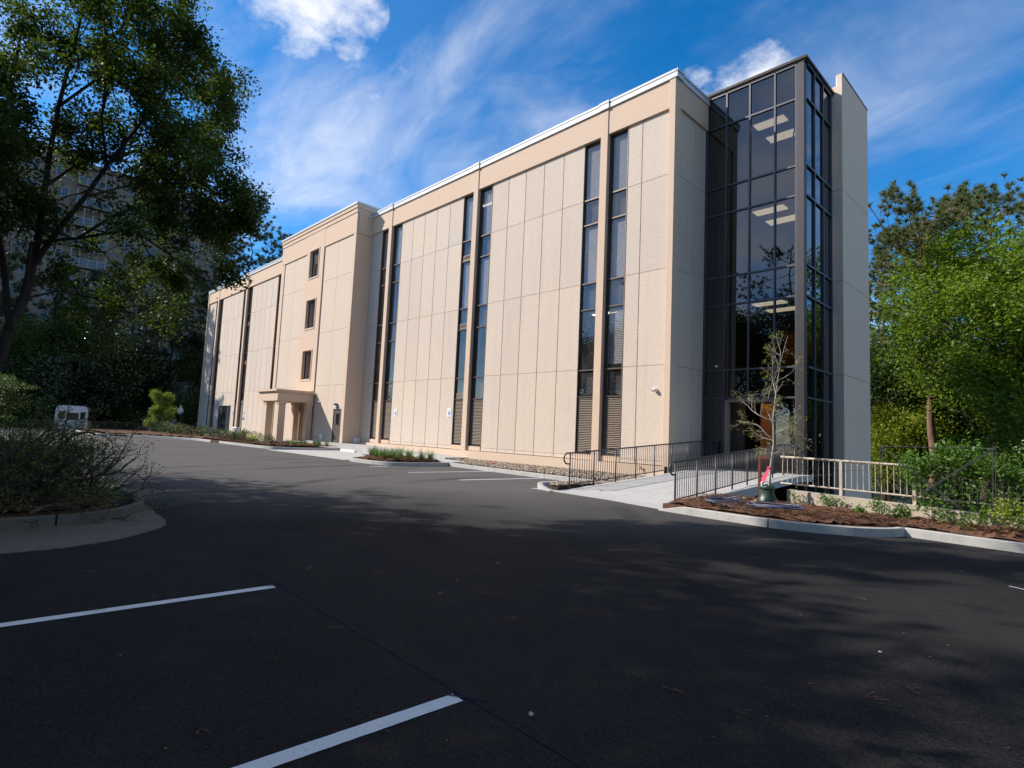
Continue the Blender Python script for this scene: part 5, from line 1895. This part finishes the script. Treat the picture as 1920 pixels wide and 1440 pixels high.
broadleaf('small_tree', 'small yellow green tree low behind the railing right of the end wall', (0.2, 29.0, LOWZ), 7.4, 'leaf_yellow', 221, .17, 46, .42, (10, 7, 4), .10, 5.4, 'bark', .20, 3)
broadleaf('oak_tree', 'dark green tree standing close behind the tower end wall', (-1.0, 33.0, LOWZ), 13.5, 'leaf_wood', 231, .26, 55, .65, (10, 7, 5), .22, 9.5, 'bark', .16, 3)
broadleaf('oak_tree', 'dark green tree behind the pine trunk and the maple trunk', (4.2, 39.0, LOWZ), 14.5, 'leaf_wood', 233, .28, 55, .70, (10, 7, 5), .22, 10.0, 'bark', .14, 3)
broadleaf('oak_tree', 'green tree at the far right edge behind the vine', (10.6, 31.0, LOWZ), 16.0, 'leaf_maple', 235, .23, 56, .45, (11, 7, 5), .24, 11.4, 'bark', .16, 3)
rw_ = np.random.default_rng(71)


def woods(name, label, boxes, n, leaf, mat, seed):
    rg = np.random.default_rng(seed)
    Cs = []
    for (x0, x1, y0, y1, z0, z1, nn) in boxes:
        k = max(8, nn // 60)
        cc = np.stack([rg.uniform(x0, x1, k), rg.uniform(y0, y1, k), rg.uniform(z0, z1, k) * rg.uniform(.55, 1.0, k)], 1)
        Cs.append((np.repeat(cc, 60, 0) + rg.normal(0, 1, (k * 60, 3)) * np.array([1.0, 1.0, .75])))
    C_ = np.concatenate(Cs)
    V_ = leaf_quads(C_, leaf, rg, .4, .6)
    return tag(link(name, np_mesh(name, V_, np.arange(len(V_)).reshape(-1, 4), M[mat])), label, 'woods', kind='stuff')


woods('woods', 'dark green woods closing the view behind the right trees', [(-16, 34, 42, 58, -3.5, 9.5, 30000), (-6, 24, 36, 41, -3.5, 1.5, 9000)], 0, .42, 'leaf_wood', 72)


# ================================================================== cars
def car(name, label, loc, rotz, paint, suv=False, scale=1.0):
    t = thing(name, label, 'car', loc)
    t.rotation_euler = (0, 0, rotz)
    t.scale = (scale,) * 3
    h = 1.68 if suv else 1.45
    L, W = 4.5, 1.8
    prof = [(-2.22, .38), (-2.25, .70), (-2.05, .92), (-1.05, 1.0), (-.55, 1.02), (1.75, 1.02), (2.2, .90), (2.25, .45), (2.1, .30), (-2.1, .30)]

    def loft(pr, w0, w1, zm):
        vs, fs = [], []
        n = len(pr)
        for s in (-1, 1):
            for (x, z) in pr:
                ww = w0 if z < zm else w1
                vs.append((x, s * ww / 2, z))
        fs.append(tuple(range(n)))
        fs.append(tuple(range(2 * n - 1, n - 1, -1)))
        for k in range(n):
            j = (k + 1) % n
            fs.append((j, k, n + k, n + j))
        return vs, fs
    body = MB()
    body.add(*loft(prof, W, W - .12, .9))
    link('body', body.mesh('body', M[paint]), t)
    cab = [(-1.0, 1.0), (-.35, h - .05), (.1, h), (1.2 if not suv else 1.7, h), (1.95 if not suv else 2.12, 1.0)]
    vs, fs = loft(cab, W - .16, W - .42, 1.2)
    cb = MB().add(vs, fs)
    link('cabin', cb.mesh('cabin', M[paint]), t)
    for s in (-1, 1):
        y = s * (W / 2 - .135)
        wi = MB().add([(-.72, y + s * .05, 1.06), (.40, y + s * .05, 1.06), (.36, y - s * .055, h - .10), (-.28, y - s * .055, h - .10)], [(0, 1, 2, 3)])
        link('side_window', wi.mesh('side_window', M['darkglass']), t)
        wi = MB().add([(.50, y + s * .05, 1.06), (1.62, y + s * .05, 1.06), (1.18, y - s * .055, h - .10), (.46, y - s * .055, h - .10)], [(0, 1, 2, 3)])
        link('side_window', wi.mesh('side_window', M['darkglass']), t)
        hl = MB().bbox(-2.24, -2.0, s * .62 - .18, s * .62 + .18, .66, .82, .03)
        link('headlight', hl.mesh('headlight', M['lampglass']), t)
        tl = MB().bbox(2.12, 2.262, s * .68 - .14, s * .68 + .14, .70, .90, .03)
        link('taillight', tl.mesh('taillight', M['red']), t)
        for x in (-1.38, 1.38):
            wh = MB().tube([(x, s * (W / 2 - .20), .32), (x, s * (W / 2 + .01), .32)], .32, 18)
            wo_ = link('wheel', wh.mesh('wheel', M['tyre']), t)
            rm = MB().tube([(x, s * (W / 2 + .0), .32), (x, s * (W / 2 + .022), .32)], .20, 14)
            link('rim', rm.mesh('rim', M['chrome']), wo_)
    ws_ = MB().add([(-1.0, -.70, 1.03), (-1.0, .70, 1.03), (-.36, .62, h - .08), (-.36, -.62, h - .08)], [(0, 3, 2, 1)])
    ws_.v = [(a - .03, b, c + .03) for a, b, c in ws_.v]
    link('windscreen', ws_.mesh('windscreen', M['darkglass']), t)
    xr_ = 1.2 if not suv else 1.7
    xe = 1.95 if not suv else 2.12
    rw2 = MB().add([(xe, -.70, 1.05), (xe, .70, 1.05), (xr_, .62, h - .08), (xr_, -.62, h - .08)], [(0, 1, 2, 3)])
    rw2.v = [(a + .03, b, c + .02) for a, b, c in rw2.v]
    link('rear_window', rw2.mesh('rear_window', M['darkglass']), t)
    return t


car('parked_car', 'silver car glimpsed between the beige balusters in the lower lot', (-1.35, 24.5, LOWZ), 1.5, 'cargrey', True)
car('parked_car', 'dark car in the lower lot seen behind the vine and balusters', (4.6, 20.5, LOWZ), 1.6, 'carblue')
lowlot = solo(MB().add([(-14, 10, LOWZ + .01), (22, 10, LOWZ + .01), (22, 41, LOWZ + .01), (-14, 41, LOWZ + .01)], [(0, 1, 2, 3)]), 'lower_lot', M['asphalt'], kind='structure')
part(strip_poly((-12, 22.2), (18, 22.2), .14, LOWZ + .016), 'parking_line', M['yellow'], lowlot)

# ================================================================== planting along the front
def blade_clump(seed, n=70, h=.34, mat='leaf_grass'):
    rg = np.random.default_rng(seed)
    V, F = [], []
    for k in range(n):
        a = rg.uniform(0, 6.28)
        r0 = rg.uniform(0, .07)
        L = h * rg.uniform(.7, 1.25)
        out = rg.uniform(.35, 1.0)
        w = .007
        px_, py_ = -math.sin(a) * w, math.cos(a) * w
        o = len(V)
        for s in (0, .4, .75, 1.0):
            rr = r0 + L * out * .75 * s ** 1.5
            zz_ = L * (s - .45 * out * s ** 2.4)
            ww = (1 - .8 * s)
            V += [(rr * math.cos(a) - px_ * ww, rr * math.sin(a) - py_ * ww, zz_), (rr * math.cos(a) + px_ * ww, rr * math.sin(a) + py_ * ww, zz_)]
        for q in range(3):
            F.append((o + 2 * q, o + 2 * q + 1, o + 2 * q + 3, o + 2 * q + 2))
    return np_mesh('grass_clump', np.array(V), np.array(F), M[mat])


clumps = [blade_clump(300 + k) for k in range(4)]
rg = random.Random(12)
ORD = ['first', 'second', 'third', 'fourth', 'fifth', 'sixth', 'seventh', 'eighth', 'ninth', 'tenth', 'eleventh', 'twelfth', 'thirteenth', 'fourteenth', 'fifteenth', 'sixteenth']
isl = [(-12.15, -4.95), (-11.75, -5.25), (-11.35, -5.0), (-11.0, -5.45), (-10.6, -5.1), (-10.25, -5.5), (-9.9, -5.05), (-9.6, -5.4), (-9.35, -4.85), (-9.25, -4.3), (-9.3, -3.8), (-11.9, -4.2), (-11.2, -4.1), (-10.4, -4.2)]
for k, (x, y) in enumerate(isl):
    o = link('grass_clump', clumps[k % 4], None, (x, y, -.42), (0, 0, rg.uniform(0, 6)), (rg.uniform(1.25, 1.7),) * 3)
    tag(o, '%s grass clump counted from the wheel stop end of the kerbed island' % ORD[sorted(isl).index((x, y))], 'grass clump', 'grass clumps in the island')
row = [(-22.9, -4.3), (-23.2, -3.9), (-22.7, -3.6), (-23.0, -3.2), (-22.6, -2.8), (-22.9, -2.4), (-22.5, -2.1)]
for k, (x, y) in enumerate(row):
    o = link('grass_clump', clumps[(k + 1) % 4], None, (x, y, -.43), (0, 0, rg.uniform(0, 6)), (rg.uniform(1.1, 1.5),) * 3)
    tag(o, '%s grass clump back from the kerb in the row below the grey service door' % ORD[k], 'grass clump', 'grass clumps below the grey door')


def shrub_mesh(seed, r, h, n, leaf, mat):
    rg_ = np.random.default_rng(seed)
    k = 16
    th = rg_.uniform(0, 6.28, k)
    rr = r * np.sqrt(rg_.uniform(0, 1, k)) * .75
    cc = np.stack([rr * np.cos(th), rr * np.sin(th), rg_.uniform(.25, 1.0, k) * h * .8], 1)
    C_ = np.repeat(cc, n // k, 0)
    C_ = C_ + rg_.normal(0, 1, C_.shape) * np.array([r * .22, r * .22, h * .16])
    C_[:, 2] = np.maximum(.02, C_[:, 2])
    return np_mesh('foliage', leaf_quads(C_, leaf, rg_, .5, .6), np.arange(len(C_) * 4).reshape(-1, 4), M[mat])


def stem_mesh(seed, r, h):
    p = Plant(seed)
    for j in range(6):
        a = p.rng.uniform(0, 6.28)
        p.branch((0, 0, 0), (math.cos(a) * .6, math.sin(a) * .6, 1), h * .75, .012, 0, 1, dict(kids=[3], ratio=.5, step=.1, t0=[.3] * 4))
    o = p.wood('stems', M['bark_bush'], None, (0, 0, 0), 4)
    me = o.data
    bpy.data.objects.remove(o)
    return me


SH = [shrub_mesh(401, .45, .55, 480, .07, 'leaf_shrub'), shrub_mesh(402, .42, .6, 420, .07, 'leaf_shrub'), shrub_mesh(403, .45, .42, 420, .06, 'leaf_plum'), shrub_mesh(404, .4, .5, 420, .07, 'leaf_yellow')]
ST = stem_mesh(405, .3, .45)
beds = [(-27.0, -4.9, 3, 'yellow green shrub standing alone in front of the portico door', None, .9), (-25.9, -4.6, 1, 'upright green shrub right of the portico, first of two', None, .75), (-24.6, -4.7, 1, 'upright green shrub left of the grass row, second of two', None, .75),
        (-28.3, -5.0, 2, None, 'plum', .8), (-28.9, -4.6, 0, None, 'green', 1.0), (-29.7, -5.0, 1, None, 'green', 1.0), (-30.6, -4.7, 0, None, 'green', 1.1), (-31.4, -4.8, 2, None, 'plum', 1.0), (-32.3, -4.9, 2, None, 'plum', .9), (-33.4, -4.6, 1, None, 'green', .9),
        (-34.6, -4.6, 0, None, 'green', 1.0), (-37.0, -4.5, 0, None, 'green', 1.1), (-38.2, -4.9, 1, None, 'green', 1.1), (-39.4, -5.1, 2, None, 'plum', 1.1), (-40.6, -5.3, 0, None, 'green', 1.1), (-41.9, -5.6, 1, None, 'green', 1.1), (-43.2, -5.8, 0, None, 'green', 1.2),
        (-45.2, -5.0, 0, None, 'green', 1.3), (-47.5, -5.2, 1, None, 'green', 1.2), (-50, -5.4, 0, None, 'green', 1.2), (-26.9, -5.2, 2, None, 'plum', .55)]
cnt = {'green': 0, 'plum': 0}
for k, (x, y, v, lab, grp, s) in enumerate(sorted(beds, reverse=True, key=lambda b_: b_[0])):
    if grp:
        lab_ = ('%s green shrub leftward from the portico in the mulch bed row' if grp == 'green' else '%s dull purple shrub leftward from the portico in the mulch bed') % ORD[cnt[grp]]
        cnt[grp] += 1
    t = thing('shrub', lab or lab_, 'shrub', (x, y, -.44), None if lab else ('green shrubs along the bed' if grp == 'green' else 'purple shrubs along the bed'))
    t.scale = (s * 1.45, s * 1.45, s * 1.35)
    t.rotation_euler = (0, 0, rg.uniform(0, 6))
    link('foliage', SH[v], t)
    link('stems', ST, t)

# ================================================================== far left: fence, young tree, stake, lamp, bus, cars
fn = thing('metal_fence', 'dark picket fence beyond the far kerb left of the building', 'fence', (-52, -5, -.6))
fa, fb = Vector((-50.6, -14.5)), Vector((-57.6, 0.2))
rl = fn.location
FN = 110
for zt, nm in ((.30, 'top_rail'), (-.52, 'bottom_rail')):
    part(MB().tube([(fa.x, fa.y, zt - .03), (fb.x, fb.y, zt)], .022, 6), nm, M['rail'], fn)
pk = MB().box(-.011, .011, -.011, .011, 0, .86).mesh('picket', M['rail'])
po = MB().box(-.03, .03, -.03, .03, 0, .98).mesh('post', M['rail'])
for k in range(FN + 1):
    q = fa.lerp(fb, k / FN)
    link('post' if k % 14 == 0 else 'picket', po if k % 14 == 0 else pk, fn, (q.x - rl[0], q.y - rl[1], -.56 - (.08 if k % 14 == 0 else 0) - rl[2]))
ww = thing('screen_wall', 'brown solid screen behind the fence beside the building end', 'wall', (-58.2, -1.2, -.6))
part(MB().prism([(-57.75, -2.6), (-58.1, -2.75), (-58.7, 0.3), (-58.35, 0.45)], -1.3, .24), 'screen', M['wood_dark'], ww)
broadleaf('young_tree', 'small light green conical tree standing on the far kerbed bed', (-49.6, -5.25, -.5), 4.5, 'leaf_dog2', 501, .10, 20, .15, (20, 6, 3), .05, 3.6, 'bark_pale', .14, 3, dict(ang=64, ratio=.27, trop=.0, wig=.08))
stk2 = thing('wooden_stake', 'rusty brown stake leaning beside the small light green tree', 'post', (-50.1, -6.3, -.6))
part(MB().tube([(-50.1, -6.3, -.6), (-50.15, -6.1, 1.7)], .05, 6), 'stake', M['maroon'], stk2)
lp = thing('street_lamp', 'white globe street lamp beyond the fence near the building end', 'lamp', (-60.4, -1.05, -1.3))
part(MB().tube([(-60.4, -1.05, -1.3), (-60.4, -1.05, 1.35)], [.08, .055], 8), 'post', M['black'], lp)
part(MB().lathe([(.10, 1.35), (.26, 1.48), (.34, 1.72), (.30, 1.95), (.16, 2.10), (.05, 2.2)], -60.4, -1.05, 12), 'globe', M['lampglass'], lp, True)
part(MB().lathe([(.10, 2.18), (.13, 2.22), (.03, 2.40)], -60.4, -1.05, 10), 'finial', M['white'], lp)
car('parked_car', 'dark car parked beyond the fence left of the globe lamp', (-62.3, -2.7, -1.0), 1.45, 'carblack', True)
car('parked_car', 'pale blue car parked beyond the fence just behind the globe lamp', (-68.5, -1.3, -.85), 1.3, 'cargrey', True)

bus = thing('shuttle_bus', 'white shuttle bus parked beyond the bare shrub at the far left', 'bus', (-59.5, -10.75, -1.25))
bus.rotation_euler = (0, 0, RAD(-14))


def bus_part(mb, name, mat, parent=None, smooth=False):
    return link(name, mb.mesh(name, M[mat], smooth), parent or bus)


# local axes: +x towards the camera (front/rear face), y to the sides
bx = MB()
W2 = 1.28
sec = [(-W2, .55), (-W2 - .03, 1.2), (-W2, 2.55), (-W2 + .12, 2.85), (-W2 + .35, 2.95), (W2 - .35, 2.95), (W2 - .12, 2.85), (W2, 2.55), (W2 + .03, 1.2), (W2, .55)]
vs, fs = [], []
for x in (0.0, -.10, -7.2, -7.3):
    k = .96 if x in (0.0, -7.3) else 1.0
    for (y, z) in sec:
        vs.append((x, y * k, z if z < 2 else 2 + (z - 2) * (.95 if k < 1 else 1)))
n = len(sec)
for i in range(3):
    for k in range(n):
        j = (k + 1) % n
        fs.append((i * n + k, i * n + j, (i + 1) * n + j, (i + 1) * n + k))
fs.append(tuple(range(n - 1, -1, -1)))
fs.append(tuple(3 * n + k for k in range(n)))
bus_part(bx.add(vs, fs), 'body', 'buswhite')
for (y0, y1, z0, z1) in ((-1.02, -.50, 1.60, 2.36), (-.36, .58, 1.55, 2.25), (.70, 1.10, 1.60, 2.36)):
    bus_part(MB().bbox(.002, .02, y0, y1, z0, z1, .004), 'window', 'darkglass')
bus_part(MB().box(.002, .03, -.36, .60, 2.26, 2.31), 'window_trim', 'buswhite')
for x0, x1 in ((-1.6, -.35), (-3.0, -1.75), (-4.4, -3.15), (-5.8, -4.55)):
    bus_part(MB().box(x0, x1, W2 + .01, W2 + .035, 1.55, 2.40), 'window', 'darkglass')
    bus_part(MB().box(x0, x1, -W2 - .035, -W2 - .01, 1.55, 2.40), 'window', 'darkglass')
for x in (-1.2, -5.8):
    for s in (-1, 1):
        w_ = bus_part(MB().tube([(x, s * 1.0, .42), (x, s * 1.29, .42)], .42, 16), 'wheel', 'tyre')
        bus_part(MB().tube([(x, s * 1.28, .42), (x, s * 1.31, .42)], .22, 12), 'rim', 'chrome', w_)
for y in (-1.0, 1.0):
    bus_part(MB().box(.002, .03, y - .1, y + .1, .9, 1.15), 'taillight', 'red')
bus_part(MB().box(0.0, .10, -1.2, 1.2, .42, .62), 'bumper', 'black')

# ================================================================== apartment tower behind the trees
hr = thing('apartment_tower', 'tall grey brown apartment tower with enclosed balconies behind the left trees', 'building', (-95, 0, -1.1))
part(MB().box(-110, -92, -42, 11, -1.2, 37.0), 'wall', M['tower'], hr)
part(MB().box(-110.4, -91.7, -42.4, 11.4, 37.0, 37.8), 'roof_band', M['tower'], hr)
part(MB().box(-104, -97, -20, -8, 37.8, 41), 'penthouse', M['tower'], hr)
rl = hr.location
wf = MB().box(0, .10, 0, 1.7, 0, .08).box(0, .10, 0, 1.7, 1.42, 1.5).box(0, .10, 0, .08, .08, 1.42).box(0, .10, 1.62, 1.7, .08, 1.42).box(0, .10, .81, .89, .08, 1.42).mesh('window', M['towerframe'])
wp = MB().box(-.02, .04, .081, 1.619, .081, 1.419).mesh('pane', M['towerglass'])
bs_ = MB().box(0, 1.5, 0, 4.2, -.2, 0).mesh('balcony', M['tower'])
bf = MB()
for y in (0, 1.0, 2.05, 3.1, 4.1):
    bf.box(1.40, 1.48, y, y + .09, .001, 2.45)
bf.box(1.40, 1.48, .09, 4.1, 1.0, 1.08).box(1.40, 1.48, .09, 4.1, 2.37, 2.45)
bf = bf.mesh('screen_frame', M['towerframe'])
bp = MB().box(1.42, 1.45, .1, 4.09, .01, .99).mesh('balustrade', M['towerglass'])
for f in range(12):
    z = 1.2 + f * 3.0
    for y in (-39.5, -36, -27.5, -24.5, -15.5, -12, -3.5, -.5, 8.5):
        w = link('window', wf, hr, (-92 - rl[0] + .002, y - rl[1], z + .7 - rl[2]))
        link('pane', wp, w)
    for y in (-33.5, -21.5, -9.5, 2.5):
        b_ = link('balcony', bs_, hr, (-92 - rl[0] + .002, y - rl[1], z - rl[2]))
        link('screen_frame', bf, b_)
        link('balustrade', bp, b_)

# ================================================================== far left trees
LZ0 = -1.15
spec = [
    ('pine_tree', 'dark pine with a forked trunk before the apartment tower', 'P', (-64, -5.6), 19.0, 601, .35, .17),
    ('pine_tree', 'slim dark pine standing close to the left end of the building', 'P', (-66, -1.2), 20.5, 602, .30, .15),
    ('pine_tree', 'dark pine rising above the left wing roof against the sky', 'P', (-62.5, 5.4), 27.0, 603, .45, .17),
    ('pine_tree', 'dark pine high above the roof, left of the one against the sky', 'P', (-67, 3.0), 27.0, 604, .35, .17),
    ('pine_tree', 'dark pine behind the magnolia, further left', 'P', (-70, -9.5), 18.0, 605, .3, .17),
    ('pine_tree', 'dark pine far left behind the leaning leafy tree', 'P', (-72, -16.5), 21.0, 606, .3, .17),
]
for (nm, lab, k_, (x, y), H, sd, c0, sp) in spec:
    pine(nm, lab, (x, y, LZ0), H, sd, c0, sp, 'needle_dark', 40, 34, .50, .042, .24, None, 8, (0, 0), 'bark')
broadleaf('magnolia_tree', 'dense magnolia with glossy dark leaves left of the building', (-63.5, -7.2, LZ0), 11.8, 'leaf_mag', 611, .26, 60, .55, (12, 7, 5), .2, 7.8, 'bark', .12, 3, dict(ang=56))
broadleaf('magnolia_tree', 'second glossy magnolia mass nearer the building end', (-71.5, -2.6, LZ0), 8.6, 'leaf_mag', 613, .26, 55, .55, (11, 7, 5), .18, 6.2, 'bark', .12, 3, dict(ang=58))
for k, (x, y, H, lab) in enumerate(((-71.5, -9.8, 7.6, 'layered light green understorey tree right behind the bus roof'), (-70.0, -14.2, 8.0, 'layered light green understorey tree left behind the bus'), (-57.5, -18.2, 8.0, 'layered light green understorey tree above the bare shrub, far left'),
                                    (-63.5, -6.6, 4.6, 'low layered understorey tree under the magnolia'))):
    broadleaf('dogwood_tree', lab, (x, y, LZ0), H, 'leaf_dog', 621 + k, .17, 26, .36, (10, 7, 4), .09, H * .62, 'bark', .2, 3, dict(ang=66, trop=-.01, flat=.55), None, .9, .30)
broadleaf('oak_tree', 'mid green broadleaf tree hugging the left end of the building', (-64.5, 3.2, LZ0), 11.5, 'leaf_wood', 631, .22, 50, .55, (10, 7, 5), .2, 8.0, 'bark', .12, 3)
broadleaf('oak_tree', 'dark broadleaf tree filling the gap under the leaning tree limb', (-66.5, -12.6, LZ0), 12.0, 'leaf_wood', 633, .24, 50, .6, (10, 7, 5), .22, 8.4, 'bark', .12, 3)
woods('woods', 'dark understorey woods below the apartment tower', [(-88, -72, -40, 16, -1.1, 9.0, 26000), (-72, -66, -30, 6, -1.1, 3.0, 7000)], 0, .45, 'leaf_wood', 73)

# ================================================================== trees behind and beside the camera (their shade falls across the lot, the glass mirrors them; the nearest and right-hand ones added to block sky light)
for k, (x, y, H, lab) in enumerate((
        (-12.5, -27.5, 13.5, 'tall shade tree out of view left of the parking lot'), (-5.0, -31.0, 15.0, 'tall shade tree out of view behind the left bed'), (2.5, -33.5, 15.5, 'tall shade tree out of view behind the camera, left'),
        (-21.5, -26.0, 12.5, 'shade tree out of view far left of the lot'), (9.5, -32.0, 13.0, 'shade tree out of view behind the camera'), (-4.0, -28.2, 11.5, 'shade tree out of view beside the parking stalls'), (-31, -25.5, 12.0, 'shade tree out of view along the drive'),
        (16.5, -27.5, 13.0, 'shade tree out of view behind the camera, right'), (4.8, -28.0, 13.0, 'shade tree out of view at the back of the near stalls'), (12.0, -25.5, 12.0, 'shade tree out of view close behind the camera'),
        (23.0, -20.0, 13.0, 'shade tree out of view right of the camera'), (24.5, -12.5, 10.5, 'shade tree out of view beyond the right frame edge'))):
    broadleaf('shade_tree', lab, (x, y, -.6), H, 'leaf_wood', 701 + k, .30, 20 if k in (0, 1, 5, 9, 10) else 28, .50, (11, 7, 5), .26, H * .70, 'bark', .26, 3, dict(ang=50))
pine('pine_tree', 'pine tree out of view behind the camera, mirrored in the tower glass', (-9.5, -33.0, -.6), 21.0, 721, .45, .19, 'needle_dark', 26, 20, .4, .03, .25, None, 6)
pine('pine_tree', 'pine tree out of view beyond the parking stalls, mirrored in the windows', (-19.5, -32.0, -.6), 20.0, 722, .45, .19, 'needle_dark', 24, 20, .4, .03, .25, None, 6)

# ================================================================== litter on the asphalt
rg3 = np.random.default_rng(91)
n = 260
P_ = np.c_[rg3.uniform(3.5, 14, n), rg3.uniform(-17.8, -8.5, n)]
a = rg3.uniform(0, 6.28, n)
V = []
for (x, y), t in zip(P_, a):
    if rg3.uniform() < .22:
        for j in range(5):
            tt = t + rg3.normal(0, .35)
            L = rg3.uniform(.05, .14)
            w = .0022
            V += [(x, y, LZ + .004), (x + L * math.cos(tt) - w * math.sin(tt), y + L * math.sin(tt) + w * math.cos(tt), LZ + .012), (x + L * math.cos(tt) + w * math.sin(tt), y + L * math.sin(tt) - w * math.cos(tt), LZ + .012), (x + .002, y + .002, LZ + .004)]
    else:
        s = rg3.uniform(.006, .016)
        V += [(x - s, y, LZ + .004), (x, y - s * .6, LZ + .008), (x + s, y, LZ + .006), (x, y + s * .7, LZ + .009)]
V = np.array(V)
tag(link('leaf_litter', np_mesh('leaf_litter', V, np.arange(len(V)).reshape(-1, 4), M['needle'])), 'scattered pine needles and leaf scraps on the dark asphalt', 'leaf litter', kind='stuff')
for k, (x, y, s) in enumerate(((8.62, -16.12, .016), (9.6, -13.4, .012), (10.9, -12.0, .012))):
    rock(x, y, GROUND + s * .5, s, ('small pale pebble beside the near stall line end', 'small pale pebble on the asphalt in the middle foreground', 'small pale pebble on the asphalt toward the right')[k])
o = solo(MB().bbox(-7.55, -7.35, -1.95, -1.8, -.46, -.43, .005), 'scrap', M['red'], 'small red scrap lying on the gravel', 'scrap')
